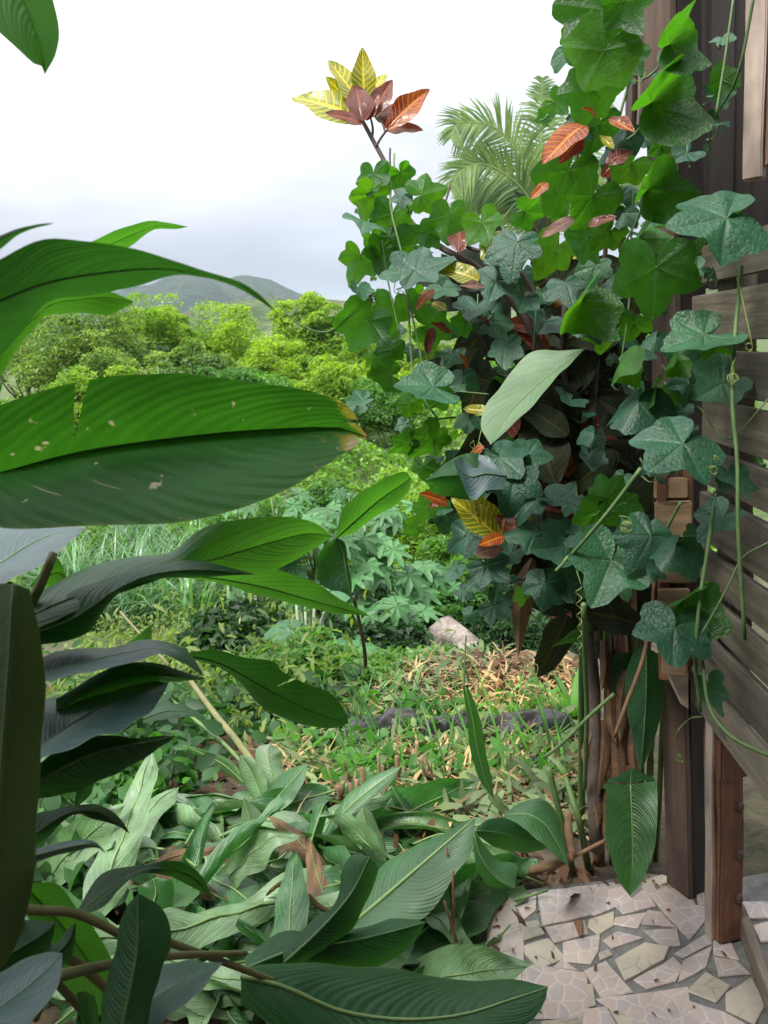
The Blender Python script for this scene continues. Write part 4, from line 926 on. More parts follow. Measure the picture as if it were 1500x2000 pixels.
def build_vine():
    base = PZ(1250, 1690, -.08)
    vn = empty('climbing_vine', base, 'climbing vine with lobed leaves and tendrils draped over the shrub and wooden wall', 'vine')
    q = random.Random(3)
    extra = []
    for _ in range(84):      # smaller leaves between the large ones
        x, y = min(1410, q.gauss(1240, 95)), q.uniform(60, 1150)
        if x < 1100 and 640 < y < 880: continue
        extra.append((x, y, q.uniform(36, 80), q.uniform(60, 150), q.choice('uuubbwn') if y < 700 else q.choice('uuuw'), q.uniform(.08, .3)))
    for _ in range(66):
        x, y = q.uniform(690, 1010), q.uniform(400, 1180)
        if x < 800 and y > 800 or x < 860 and y > 1000: continue
        extra.append((x, y, q.uniform(28, 60), q.uniform(50, 160), q.choice('uubb') if y < 750 else q.choice('uuub'), q.uniform(.04, .2)))
    for i, (x, y, w, ang, k, dd) in enumerate(VINE + extra):
        d = vine_depth(x, y) + dd + q.uniform(-.03, .03)
        size = w / FPX * d / 1.9
        a = R(q.uniform(14, 68)); yaw = q.uniform(-.8, .8)
        if w > 118: a = R(q.uniform(24, 44)); yaw *= .35      # the large leaves lie open to the viewer
        if k in 'uw': n = CB * math.cos(a) + CU * math.sin(a) + CR * yaw * .7
        else: n = -CB * math.cos(a * .7) + CU * math.sin(a * .7) + CR * yaw * .8
        if k in 'nw': n = n + CR * (-.5)
        size *= 1.12 if k in 'ub' else 1.0
        c = P(x, y, d); tip = img_dir(ang + q.uniform(-8, 8))
        o = bpy.data.objects.new('leaf', q.choice(VM[k])); link(o, vn)
        orient(o, c - tip * size * .22, tip, n, size, vn)
        # petiole
        j = c - tip * size * .22; b0 = j - tip * size * q.uniform(.5, .9) + CF * q.uniform(.02, .08) + np.array([0, 0, -.02])
        V, F, uv = tube_arrays([b0, (b0 + j) / 2 + np.array([0, 0, -.012]), j], [.0022, .0018, .0016], 5, 5)
        ch = obj('petiole', poly_mesh('petiole', V - base, F, uv), MT['vine_stem'], vn)
    st = [([(1252, 915, 1.35), (1200, 985, 1.4), (1150, 1045, 1.45), (1105, 1095, 1.5), (1085, 1115, 1.5)], .0045, .003),
          ([(1140, 1180, 1.6), (1143, 1300, 1.75), (1146, 1400, 1.85), (1142, 1540, 2.0)], .006, .006),
          ([(1200, 1355, 1.6), (1150, 1400, 1.62), (1100, 1450, 1.64), (1062, 1480, 1.66)], .0045, .004),
          ([(1475, -20, 1.14), (1440, 150, 1.19), (1392, 240, 1.29), (1385, 330, 1.31)], .0025, .002),
          ([(1432, 0, 1.29), (1415, 120, 1.29), (1398, 225, 1.29)], .002, .002),
          ([(1448, 520, 1.24), (1436, 650, 1.23), (1430, 780, 1.22), (1440, 900, 1.21), (1442, 1040, 1.19), (1455, 1250, 1.19)], .0035, .003),
          ([(1395, 990, 1.27), (1380, 1090, 1.27), (1366, 1180, 1.27), (1358, 1290, 1.27), (1368, 1390, 1.27)], .0035, .003),
          ([(1372, 1290, 1.27), (1385, 1380, 1.24), (1430, 1440, 1.19), (1510, 1480, 1.14)], .003, .003),
          ([(1238, 370, 1.6), (1232, 480, 1.6), (1228, 600, 1.6), (1214, 700, 1.6)], .003, .002),
          ([(1050, 560, 1.95), (1045, 640, 1.95), (1040, 690, 1.95)], .002, .002), ([(1330, 980, 1.45), (1300, 1040, 1.5), (1285, 1100, 1.55)], .003, .003),
          ([(910, 1240, 1.75), (908, 1290, 1.75), (906, 1345, 1.75)], .002, .002),
          ([(690, 610, 2.0), (640, 648, 2.0), (590, 636, 2.0), (550, 602, 2.0), (523, 565, 2.0)], .0022, .0012),
          ([(770, 300, 2.05), (770, 330, 2.05), (762, 400, 2.02), (790, 520, 2.0), (800, 640, 2.0), (810, 740, 2.0), (855, 818, 1.98), (890, 815, 1.98)], .003, .003),
          ([(825, 720, 2.0), (815, 660, 2.0), (790, 560, 2.0), (775, 520, 2.0)], .0025, .0025), ([(840, 820, 2.0), (850, 900, 2.0), (838, 960, 2.0)], .003, .002),
          ([(745, 470, 2.02), (760, 560, 2.0), (780, 650, 1.98)], .0025, .002), ([(955, 770, 1.9), (900, 765, 1.92), (840, 762, 1.95)], .0016, .0012),
          ([(905, 1050, 1.9), (930, 1000, 1.9), (960, 960, 1.88), (985, 930, 1.86)], .0025, .002), ([(1370, 1240, 1.25), (1420, 1150, 1.23), (1450, 1090, 1.22), (1500, 1060, 1.19)], .002, .0015),
          ([(1300, 690, 1.45), (1320, 760, 1.5), (1370, 800, 1.5), (1420, 860, 1.34), (1500, 780, 1.29)], .0018, .0014), ([(1240, 70, 1.65), (1230, 150, 1.65), (1210, 230, 1.66), (1190, 320, 1.68)], .003, .0025)]
    for pts, r0, r1 in st:
        tube('stem', [P(*p) for p in pts], [r0, r1], MT['vine_stem'], vn, 6, 16)
    # curled tendrils
    def tendril(path, coil, turns, rc):
        w = crom([P(*p) for p in path], 14); e = w[-1]; L = []
        for i in range(turns * 10):
            a = i / 10 * 2 * math.pi; r_ = rc * (1 - .5 * i / (turns * 10))
            if coil == 'spring': L.append(e + CR * r_ * (math.cos(a) - 1) - CU * .0045 * i / 2 + CB * r_ * math.sin(a))
            else: L.append(e + CR * r_ * math.cos(a) - CR * rc + CU * r_ * math.sin(a) + CB * .002 * i / 4)
        tube('tendril', np.vstack([w, L]), [.0012, .0010, .0008], MT['tendril'], vn, 4)
    tendril([(1100, 1095, 1.5), (1115, 1085, 1.5), (1128, 1120, 1.48), (1136, 1145, 1.48)], 'spring', 6, .006)
    tendril([(1210, 1008, 1.4), (1228, 1012, 1.4), (1236, 1030, 1.4)], 'flat', 4, .012)
    tendril([(1440, 540, 1.23), (1462, 640, 1.22), (1470, 680, 1.22)], 'flat', 2, .009)
    tendril([(1370, 1400, 1.27), (1345, 1405, 1.4), (1318, 1440, 1.42), (1335, 1480, 1.44)], 'flat', 3, .008)
    tendril([(1035, 1295, 1.8), (1050, 1300, 1.8), (1048, 1320, 1.8)], 'spring', 3, .006)
    tendril([(1405, 900, 1.24), (1395, 890, 1.24), (1400, 920, 1.24)], 'flat', 3, .010)
    tendril([(775, 540, 1.98), (770, 570, 1.98), (790, 575, 1.98)], 'flat', 3, .010)
    tendril([(820, 740, 1.98), (860, 770, 1.96), (835, 800, 1.96)], 'spring', 4, .006)
    tendril([(1440, 690, 1.22), (1430, 720, 1.22), (1440, 740, 1.22)], 'flat', 3, .009)
    tendril([(940, 840, 1.92), (930, 880, 1.92), (925, 860, 1.92)], 'spring', 4, .005)
    tendril([(1235, 150, 1.66), (1250, 160, 1.66), (1262, 140, 1.66)], 'flat', 2, .012)
    tendril([(690, 610, 2.0), (700, 600, 2.0), (706, 585, 2.0)], 'flat', 2, .010)
build_vine()

def croton_mesh(seed, wid, bend, cup):
    nu, nv = 20, 4; V, UV = [], []
    r = np.random.default_rng(seed); ph = r.uniform(0, 6)
    for iu in range(nu + 1):
        u = iu / nu; w = wid * .5 * (math.sin(math.pi * min(1, .03 + u * .97) ** .85)) ** .8 * (1 - .12 * math.sin(u * 9 + ph))
        for iv in range(-nv, nv + 1):
            v = iv / nv
            V.append((u, v * w, -bend * u * u + cup * abs(v) * w + .012 * v * v * math.sin(u * 15 + ph * 2) + .01 * math.sin(u * 7 + v * 3))); UV.append((u, v))
    W = 2 * nv + 1; i, j = np.meshgrid(np.arange(nu), np.arange(W - 1), indexing='ij'); a = (i * W + j).ravel()
    return fast_mesh('croton_leaf', V, np.stack([a, a + 1, a + W + 1, a + W], 1), UV)
CT = [croton_mesh(1, .46, .15, .25), croton_mesh(2, .54, .3, .15), croton_mesh(3, .40, .1, .4)]
CM = {k: [with_mat(m, MT['cro_' + k]) for m in CT] for k in 'yropd'}
CRO = [ # base x,y, tip x,y, depth, kind, roll
 (705, 238, 580, 157, 2.2, 'y'), (708, 215, 650, 108, 2.22, 'y'), (712, 208, 708, 92, 2.22, 'y'), (716, 212, 742, 126, 2.25, 'y'), (702, 222, 638, 148, 2.25, 'y'), (708, 236, 697, 150, 2.15, 'r'), (716, 228, 728, 156, 2.2, 'y'),
 (728, 228, 765, 152, 2.18, 'r'), (706, 242, 641, 214, 2.15, 'r'), (742, 240, 738, 204, 2.22, 'y'), (757, 252, 836, 170, 2.15, 'o'), (755, 254, 822, 246, 2.18, 'r'), (756, 252, 768, 188, 2.2, 'r'), (715, 235, 738, 180, 2.17, 'r'),
 (935, 548, 850, 512, 1.85, 'y'), (942, 508, 972, 448, 1.9, 'y'), (896, 492, 898, 428, 1.95, 'r'), (945, 560, 900, 555, 1.84, 'p'), (1140, 245, 1064, 300, 1.5, 'o'), (1138, 260, 1100, 310, 1.5, 'r'), (1070, 358, 1038, 384, 1.55, 'o'),
 (1122, 430, 1056, 456, 1.55, 'p'), (848, 566, 812, 592, 1.95, 'o'), (872, 606, 842, 588, 1.95, 'y'), (945, 872, 916, 888, 1.85, 'o'), (978, 1052, 884, 972, 1.8, 'y'), (976, 1050, 926, 962, 1.84, 'y'), (980, 1052, 990, 976, 1.8, 'o'),
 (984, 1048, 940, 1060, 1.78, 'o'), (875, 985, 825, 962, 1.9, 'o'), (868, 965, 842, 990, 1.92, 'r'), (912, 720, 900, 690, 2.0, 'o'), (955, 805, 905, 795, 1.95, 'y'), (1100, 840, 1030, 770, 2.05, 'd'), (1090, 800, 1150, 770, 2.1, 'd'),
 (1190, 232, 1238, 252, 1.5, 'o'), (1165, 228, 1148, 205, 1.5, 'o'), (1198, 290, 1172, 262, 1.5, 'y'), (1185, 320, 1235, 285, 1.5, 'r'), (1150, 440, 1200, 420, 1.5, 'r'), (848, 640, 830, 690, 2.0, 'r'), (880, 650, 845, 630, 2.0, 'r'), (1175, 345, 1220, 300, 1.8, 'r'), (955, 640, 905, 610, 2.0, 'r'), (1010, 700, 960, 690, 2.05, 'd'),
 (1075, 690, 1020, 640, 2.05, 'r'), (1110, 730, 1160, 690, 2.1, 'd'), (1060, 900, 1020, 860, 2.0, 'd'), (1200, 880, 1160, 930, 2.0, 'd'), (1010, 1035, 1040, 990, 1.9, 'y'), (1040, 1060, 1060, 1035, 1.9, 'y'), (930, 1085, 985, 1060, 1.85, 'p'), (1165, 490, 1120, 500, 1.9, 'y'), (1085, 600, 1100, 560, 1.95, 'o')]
def build_croton():
    base = PZ(1165, 1660, -.08)
    cs = empty('croton_shrub', base, 'croton shrub with yellow and red veined leaves rising through the vine', 'shrub')
    q = random.Random(11)
    def leaf(bp, tp, k, roll):
        ax = tp - bp; L = np.linalg.norm(ax)
        n = CB * .8 + CU * .35 + CR * roll * .6
        n = n - (n @ ax) / L ** 2 * ax
        o = bpy.data.objects.new('leaf', q.choice(CM[k])); link(o, cs); orient(o, bp, ax, n, L * 1.04, cs)
        m = o.matrix_local.copy()   # keep the axis exactly on the line base-tip
    for (x0, y0, x1, y1, d, k) in CRO:
        leaf(P(x0, y0, d), P(x1, y1, d + q.uniform(-.05, .05)), k, q.uniform(-.7, .7))
    # leaves inside the shrub; its deep shade is put into their dark colour
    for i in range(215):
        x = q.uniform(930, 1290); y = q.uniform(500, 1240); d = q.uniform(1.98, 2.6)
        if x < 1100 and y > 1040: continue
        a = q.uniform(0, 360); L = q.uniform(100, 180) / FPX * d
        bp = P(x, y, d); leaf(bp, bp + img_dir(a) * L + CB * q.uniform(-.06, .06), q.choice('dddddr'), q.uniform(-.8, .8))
    br = [([(708, 236, 2.2), (722, 262, 2.2), (745, 305, 2.18), (768, 350, 2.15), (782, 400, 2.12), (805, 440, 2.08), (850, 478, 2.05), (930, 520, 2.0), (1010, 600, 2.0), (1070, 720, 2.05), (1110, 900, 2.1), (1130, 1100, 2.1), (1160, 1330, 2.05), (1158, 1500, 2.02), (1165, 1660, 2.05)], .006, .02),
          ([(757, 253, 2.16), (745, 268, 2.18), (735, 285, 2.18)], .003, .004), ([(724, 230, 2.2), (728, 250, 2.2), (727, 268, 2.2)], .003, .004), ([(762, 290, 2.16), (762, 320, 2.15), (768, 345, 2.15)], .003, .003), ([(740, 228, 2.2), (748, 245, 2.18), (752, 258, 2.17)], .002, .003),
          ([(830, 445, 2.05), (880, 470, 2.0), (950, 495, 1.95), (1000, 510, 1.95), (1060, 600, 2.0)], .004, .007), ([(880, 360, 2.05), (870, 420, 2.05), (905, 520, 2.05)], .003, .003),
          ([(980, 1052, 1.82), (1040, 1062, 1.9), (1100, 1080, 2.0), (1135, 1110, 2.1)], .005, .007), ([(1130, 260, 1.85), (1120, 400, 1.9), (1110, 520, 2.0), (1100, 700, 2.05), (1115, 900, 2.12)], .005, .012),
          ([(1190, 300, 1.85), (1185, 450, 1.95), (1170, 650, 2.05), (1150, 900, 2.1), (1140, 1100, 2.12)], .005, .012), ([(920, 610, 2.0), (960, 690, 2.05), (1040, 800, 2.1), (1105, 900, 2.12)], .004, .008), ([(915, 795, 1.98), (980, 830, 2.05), (1080, 950, 2.1)], .004, .006)]
    for pts, r0, r1 in br: tube('branch', [P(*p) for p in pts], [r0, r0 + (r1 - r0) * .4, r1], MT['bark'], cs, 7, 26)
build_croton()

def build_clump():
    base = PZ(1200, 1690, -.08)
    hc = empty('heliconia_clump', base, 'clump of upright heliconia stalks with dry brown sheaths beside the corner post', 'plant')
    # broad waxy leaf catching the sky, over the dark of the shrub
    hl(hc, [(1142, 680), (1095, 684), (1030, 694), (990, 735), (955, 785), (939, 830), (958, 869)], [(1142, 680), (1065, 738), (1005, 795), (975, 835), (958, 869)],
       [(1142, 680), (1090, 735), (1045, 785), (1010, 822), (980, 850), (958, 869)], (1.62, 1.5), .12, -.06, 'cut_pale', 'midrib', rr=.002, bulge=.06)
    hl(hc, [(935, 885), (900, 888), (862, 912), (830, 938)], [(935, 930), (900, 928), (862, 930), (830, 938)], [(925, 978), (890, 972), (850, 965), (830, 938)], (1.75, 1.72), .03, .05, 'hel_dark', rr=.002)
    hl(hc, [(960, 895), (930, 888), (905, 892), (885, 900)], [(990, 930), (950, 925), (915, 930), (885, 900)], [(985, 955), (950, 958), (920, 975), (885, 900)], (1.74, 1.72), .06, -.02, 'hel_blue', rr=.002)
    # leaf folded over and hanging in front of the tiles
    hl(hc, [(1184, 1531), (1183, 1590), (1186, 1650), (1205, 1712), (1230, 1750)], [(1231, 1532), (1234, 1600), (1235, 1680), (1230, 1750)], [(1283, 1525), (1284, 1590), (1278, 1655), (1257, 1715), (1230, 1750)],
       (1.72, 1.66), -.03, -.03, 'cut_green', 'midrib', rr=.003, bulge=.08)
    hl(hc, [(1184, 1531), (1190, 1522), (1200, 1518), (1235, 1500)], [(1231, 1531), (1232, 1522), (1233, 1512), (1235, 1500)], [(1283, 1526), (1275, 1518), (1262, 1512), (1235, 1500)], (1.72, 1.85), .02, .02, 'hel_dark', rr=.003)
    hl(hc, [(1238, 1270), (1222, 1320), (1225, 1390), (1238, 1450), (1250, 1512)], [(1262, 1262), (1262, 1340), (1258, 1420), (1250, 1512)], [(1292, 1280), (1298, 1350), (1285, 1420), (1268, 1470), (1250, 1512)], (1.95, 1.9), .03, .03, 'hel_dark', rr=.003)
    hl(hc, [(1200, 1280), (1195, 1330), (1200, 1390), (1215, 1440)], [(1215, 1275), (1212, 1330), (1212, 1390), (1215, 1440)], [(1235, 1275), (1232, 1330), (1226, 1390), (1215, 1440)], (2.05, 2.0), .02, .03, 'hel_dark', rr=.002)
    hl(hc, [(1140, 1225), (1118, 1232), (1095, 1250), (1078, 1263)], [(1142, 1240), (1118, 1244), (1095, 1254), (1078, 1263)], [(1142, 1254), (1118, 1256), (1095, 1259), (1078, 1263)], (1.95, 2.0), -.02, .02, 'hel_bright', rr=.002)
    # narrow hanging leaf, centre right
    hl(hc, [(904, 1342), (912, 1400), (918, 1460), (935, 1520), (965, 1562)], [(909, 1342), (922, 1400), (932, 1460), (946, 1515), (965, 1562)], [(914, 1342), (934, 1390), (946, 1450), (958, 1510), (965, 1562)], (1.75, 1.72), -.01, .03, 'hel_bright', 'midrib', rr=.002)
    # dry hanging leaf
    hl(hc, [(1035, 1090), (1008, 1130), (1000, 1190), (1004, 1240), (1012, 1285)], [(1040, 1090), (1022, 1140), (1016, 1200), (1014, 1245), (1012, 1285)], [(1046, 1095), (1045, 1140), (1040, 1180), (1026, 1240), (1012, 1285)], (2.0, 2.0), .02, .02, 'cut_dry', 'stalk_brown', rr=.002)
    # ribbed leaves arching low at the clump's foot
    hl(hc, [(985, 1590), (1020, 1566), (1055, 1560), (1085, 1585), (1102, 1640), (1110, 1690)], [(985, 1592), (1030, 1590), (1065, 1610), (1090, 1650), (1110, 1690)], [(985, 1596), (1020, 1615), (1050, 1640), (1085, 1672), (1110, 1690)], (1.95, 1.85), .06, -.05, 'cut_green', 'midrib', rr=.002)
    hl(hc, [(930, 1618), (955, 1600), (1000, 1598), (1060, 1620), (1090, 1650)], [(930, 1622), (970, 1625), (1030, 1640), (1090, 1650)], [(930, 1630), (970, 1655), (1030, 1665), (1090, 1650)], (1.95, 2.05), .03, .02, 'hel_dark', rr=.002)
    hl(hc, [(928, 1618), (945, 1650), (975, 1680), (1008, 1690), (1005, 1735)], [(926, 1630), (940, 1675), (970, 1715), (1005, 1735)], [(924, 1640), (930, 1690), (955, 1730), (1005, 1735)], (1.85, 1.8), .03, .02, 'hel_bright', 'midrib', rr=.002)
    q = random.Random(5)
    stk = [((1152, 1250), (1165, 1500), (1170, 1690), .016, 'stalk_brown'), ((1180, 1180), (1195, 1400), (1200, 1690), .014, 'stalk_brown'), ((1212, 1150), (1222, 1400), (1224, 1690), .015, 'stalk_brown'), ((1245, 1200), (1250, 1450), (1248, 1690), .012, 'stalk_green'),
           ((1280, 1350), (1270, 1500), (1262, 1690), .010, 'stalk_green'), ((1140, 980), (1138, 1200), (1136, 1600), .011, 'stalk_green'), ((1170, 960), (1185, 1200), (1190, 1650), .012, 'stalk_green'), ((1205, 940), (1205, 1200), (1210, 1650), .011, 'stalk_brown'), ((1120, 940), (1150, 1250), (1160, 1650), .010, 'stalk_green'),
           ((1072, 1500), (1100, 1620), (1120, 1710), .010, 'stalk_green'), ((1105, 1520), (1130, 1600), (1150, 1700), .010, 'stalk_green'), ((1230, 1000), (1240, 1250), (1250, 1600), .009, 'stalk_brown'), ((1185, 1400), (1182, 1500), (1184, 1540), .006, 'stalk_green'), ((1295, 1380), (1288, 1550), (1280, 1680), .008, 'stalk_green')]
    for a, m_, b, r_, mt in stk:
        pa, pm, pb = P(*a, 2.1 + q.uniform(-.05, .1)), P(*m_, 2.1 + q.uniform(-.05, .05)), PZ(*b, -.08)
        tube('stalk', [pa, pm, pb], [r_ * .8, r_, r_ * 1.15], MT[mt], hc, 9, 16)
    # dry papery sheaths peeling off the stalks
    for (x, y, l, w, a) in ((1175, 1480, 150, 40, 92), (1205, 1500, 170, 45, 88), (1215, 1380, 140, 36, 95), (1160, 1560, 120, 34, 84), (1225, 1560, 130, 36, 90), (1195, 1400, 110, 30, 80), (1150, 1450, 90, 30, 100), (1185, 1600, 120, 36, 92), (1240, 1480, 120, 26, 86), (1250, 1330, 110, 22, 84), (1265, 1250, 90, 20, 92), (1180, 1300, 100, 26, 94)):
        e = (math.cos(R(a)), math.sin(R(a))); nn = (-e[1], e[0]); L = []
        for t in (0, .25, .5, .75, 1): L.append((x + e[0] * l * (t - .5) + 3 * math.sin(t * 5 + x), y + e[1] * l * (t - .5)))
        g = lambda s_: [(p[0] + nn[0] * w * .34 * s_ * f, p[1] + nn[1] * w * .34 * s_ * f) for p, f in zip(L, (.8, 1, .9, .7, .1))]
        hl(hc, g(-1), L, g(1), (2.02, 2.0), .035, .035, 'sheath_dark', 'stalk_brown', rr=.0012, name='dry_sheath', bulge=.35, nu=14, wave=.008)
    # broken dry stalk lying across the foot
    tube('broken_stalk', [P(1035, 1700, 1.92), P(1075, 1690, 1.92), P(1118, 1672, 1.92)], [.010, .011, .012], MT['sheath'], hc, 8, 8)
    tube('broken_stalk', [P(1118, 1672, 1.92), P(1110, 1620, 1.95), P(1112, 1585, 1.96)], [.010, .011, .008], MT['sheath'], hc, 8, 8)
    tube('broken_stalk', [P(1062, 1715, 1.92), P(1100, 1685, 1.94), P(1185, 1640, 1.98)], [.004, .005, .005], MT['sheath'], hc, 6, 8)
    # brown frond stem with small teeth
    tube('frond_stem', [P(1278, 1130, 1.85), P(1272, 1200, 1.85), P(1255, 1290, 1.86), P(1225, 1370, 1.88), P(1200, 1440, 1.9)], [.004, .005, .005], MT['sheath'], hc, 6, 18)
build_clump()

def build_pot():
    c = P(1135, 985, 2.18); pt = empty('hanging_pot', c, 'dark red hanging flower pot with hoop handle in the shade of the shrub', 'pot')
    def ring(name, z, r, rr):
        a = np.linspace(0, 2 * math.pi, 33); L = np.stack([r * np.cos(a), r * np.sin(a), np.full(33, z)], 1)
        V, F, uv = tube_arrays(L, rr, 7, caps=False); obj(name, poly_mesh(name, V, F, uv), MT['terracotta'], pt)
    prof = [(.0, -.13), (.085, -.13), (.10, -.06), (.125, .0), (.132, .0), (.132, .012), (.118, .012), (.095, -.05), (.0, -.05)]
    n = 32; V = []; F = []
    for r_, z in prof:
        for k in range(n): V.append((r_ * math.cos(2 * math.pi * k / n), r_ * math.sin(2 * math.pi * k / n), z))
    for i in range(len(prof) - 1):
        for k in range(n): F.append((i * n + k, i * n + (k + 1) % n, (i + 1) * n + (k + 1) % n, (i + 1) * n + k))
    obj('body', poly_mesh('body', V, F), MT['terracotta'], pt); ring('rim', .008, .132, .008)
    for s_ in (-1, 1):
        V, F, uv = tube_arrays([(.128 * s_, 0, .01), (.10 * s_, .02, .12), (.04 * s_, .02, .22), (0, .02, .25)], .004, 6, 10); obj('handle', poly_mesh('handle', V, F, uv), MT['terracotta'], pt)
build_pot()

# ================================================================== CUT LEAVES IN FRONT OF THE PATIO
def gd(x, y):
    return float((G(x, y) - EYE) @ CF)
CUT_GROUP = 'cut leaves lying in the heap in front of the patio'
def cl(A, Mid, B, lift, mat, label, rib='midrib', rr=.003, up_=(0, 0), bulge=.12, name='cut_leaf'):
    """cut leaf lying on or leaning in the heap; lift = metres in front of the ground along the line of sight (start, end)"""
    base = G(*Mid[0])
    o = empty(name, base, label, 'cut leaf')
    n = len(Mid)
    def dep(L, off):
        d0 = gd(*Mid[0]) - lift[0]; d1 = gd(*Mid[-1]) - lift[1]
        if lift[1] > .2: d1 = d0 + .15 * (d1 - d0)      # leaves that stand up in the heap
        return lerp_d(L, (d0, d1), off)
    Aw, Mw, Bw = dep(A, up_[0]), dep(Mid, 0), dep(B, up_[1]); Aw[-1] = Mw[-1]; Bw[-1] = Mw[-1]
    me = blade_mesh('blade', Aw, Mw, Bw, 30, 6, bulge, (), .008, base)
    b = obj('blade', me, MT[mat], o)
    V, F, uv = tube_arrays(Mw - base - CF * .002, [rr, rr * .8, rr * .3], 6, 16); obj('midrib', poly_mesh('midrib', V, F, uv), MT[rib], b)
    return o
def strip(L, w0, taper=(.5, 1, .95, .6, 0)):
    L2 = crom(np.array(L, float), 8); T = np.gradient(L2, axis=0); T /= np.linalg.norm(T, axis=1)[:, None]
    N = np.stack([T[:, 1], -T[:, 0]], 1); f = np.interp(np.linspace(0, 1, 9), np.linspace(0, 1, len(taper)), taper)[:, None]
    return [tuple(p) for p in L2 + N * f * w0 / 2], [tuple(p) for p in L2], [tuple(p) for p in L2 - N * f * w0 / 2]
def build_cut_leaves():
    cl([(495, 1692), (430, 1640), (335, 1604), (240, 1598)], [(495, 1692), (400, 1660), (320, 1632), (240, 1606)], [(495, 1692), (400, 1678), (310, 1664), (252, 1642), (240, 1606)], (.10, .12), 'cut_pale', 'long pale cut leaf with its rounded back up, left side of the heap', up_=(.10, -.06))
    cl([(500, 1690), (478, 1650), (472, 1600), (474, 1555)], [(506, 1690), (500, 1640), (487, 1595), (474, 1555)], [(512, 1692), (532, 1650), (528, 1610), (500, 1578), (474, 1555)], (.15, .42), 'cut_pale', 'broad pale cut leaf standing upright with a pointed top in the middle of the heap', up_=(.03, .04))
    cl([(512, 1592), (522, 1545), (560, 1505), (601, 1491)], [(512, 1592), (550, 1548), (601, 1491)], [(512, 1592), (560, 1575), (592, 1530), (601, 1491)], (.2, .4), 'cut_green', 'fresh green cut leaf leaning up to the right at the top of the heap', up_=(.08, -.04))
    cl(*strip([(512, 1562), (500, 1530), (486, 1500), (470, 1475)], 42, (.6, 1, 1, .9, .3)), (.25, .4), 'cut_pale', 'curled silvery cut leaf below the leaning canes', up_=(.05, -.03), bulge=.25)
    cl(*strip([(535, 1545), (530, 1510), (524, 1480), (528, 1452)], 50, (.5, 1, 1, 1, .9)), (.25, .42), 'cut_pale', 'square topped silvery cut leaf at the top of the heap', up_=(.03, .03))
    cl(*strip([(478, 1530), (440, 1495), (400, 1474), (358, 1455)], 26), (.2, .35), 'cut_pale', 'narrow pale cut leaf curving out to the left at the top of the heap', up_=(.05, -.02))
    cl(*strip([(625, 1662), (655, 1605), (705, 1555), (785, 1496)], 36, (.15, .35, 1, 1, .2)), (.15, .42), 'cut_green', 'rolled dark green cut leaf pointing up to the right over the straw', up_=(.05, -.03), bulge=.3)
    cl([(625, 1672), (600, 1668), (560, 1650), (545, 1625), (555, 1610)], [(625, 1672), (600, 1650), (575, 1632), (555, 1610)], [(625, 1672), (632, 1640), (615, 1612), (580, 1604), (555, 1610)], (.2, .25), 'cut_green', 'short rounded green cut leaf in the middle of the heap', up_=(-.03, .04))
    cl(*strip([(742, 1692), (728, 1650), (715, 1610), (708, 1577)], 44, (.7, 1, 1, .9, .5)), (.15, .32), 'cut_pale', 'pale rolled cut leaf standing on end right of the heap centre', up_=(.04, .06), bulge=.3)
    cl(*strip([(815, 1622), (795, 1590), (778, 1560), (764, 1533)], 38), (.1, .3), 'cut_green', 'small dark cut leaf leaning left among the cut stalks', up_=(.02, .05))
    cl(*strip([(602, 1668), (612, 1630), (622, 1600), (634, 1568)], 30, (.6, .9, 1, 1, .8)), (.25, .4), 'cut_green', 'folded cut leaf with yellow midrib facing the viewer in the heap', rr=.005, up_=(.03, .03))
    cl([(655, 1832), (690, 1750), (750, 1688), (840, 1640), (900, 1608), (928, 1597)], [(655, 1832), (740, 1760), (830, 1682), (928, 1597)], [(655, 1832), (735, 1822), (790, 1812), (845, 1775), (885, 1715), (922, 1665), (928, 1597)], (.22, .22), 'cut_green', 'large ribbed cut leaf with long yellow midrib beside the tiles', rr=.006, up_=(.10, -.08))
    cl([(555, 1850), (620, 1792), (662, 1762), (668, 1705), (688, 1670), (722, 1673)], [(555, 1880), (625, 1815), (685, 1745), (722, 1673)], [(555, 1905), (640, 1852), (702, 1790), (737, 1705), (722, 1673)], (.5, .45), 'hel_dark', 'dark folded cut leaf rising left of the large ribbed leaf', 'midrib_dark', up_=(.06, .06), bulge=.2)
    cl([(480, 1870), (560, 1815), (640, 1830), (740, 1800), (770, 1793), (832, 1800)], [(480, 1890), (580, 1852), (680, 1838), (760, 1820), (832, 1800)], [(480, 1910), (580, 1885), (720, 1888), (800, 1850), (832, 1800)], (.45, .35), 'hel_dark', 'dark green cut leaf lying flat below the large ribbed leaf', 'midrib_dark', up_=(.06, .03))
    cl([(470, 1895), (560, 1884), (680, 1882), (780, 1896), (880, 1916), (980, 1909), (1070, 1927)], [(470, 1905), (560, 1928), (660, 1972), (780, 1990), (900, 1981), (1000, 1950), (1070, 1927)], [(470, 1960), (560, 2020), (700, 2075), (850, 2075), (960, 2035), (1030, 2000), (1062, 1962), (1070, 1927)], (.75, .35), 'hel_dark', 'big dark leaf stretched along the bottom edge with its tip over the tiles', 'midrib', rr=.004, up_=(.12, -.06))
    cl(*strip([(430, 1802), (520, 1752), (610, 1716), (695, 1688)], 56), (.08, .1), 'cut_pale', 'long pale cut leaf lying flat across the front of the heap', up_=(.05, -.03))
    cl(*strip([(632, 1456), (680, 1436), (725, 1430), (778, 1440)], 38), (.05, .1), 'cut_pale', 'single pale cut leaf lying on the black plastic', up_=(.05, -.02))
    cl(*strip([(395, 1855), (388, 1815), (378, 1785), (364, 1762)], 76), (.1, .2), 'cut_green', 'half pale cut leaf pointing up behind the bottom left stems', up_=(.03, -.02))
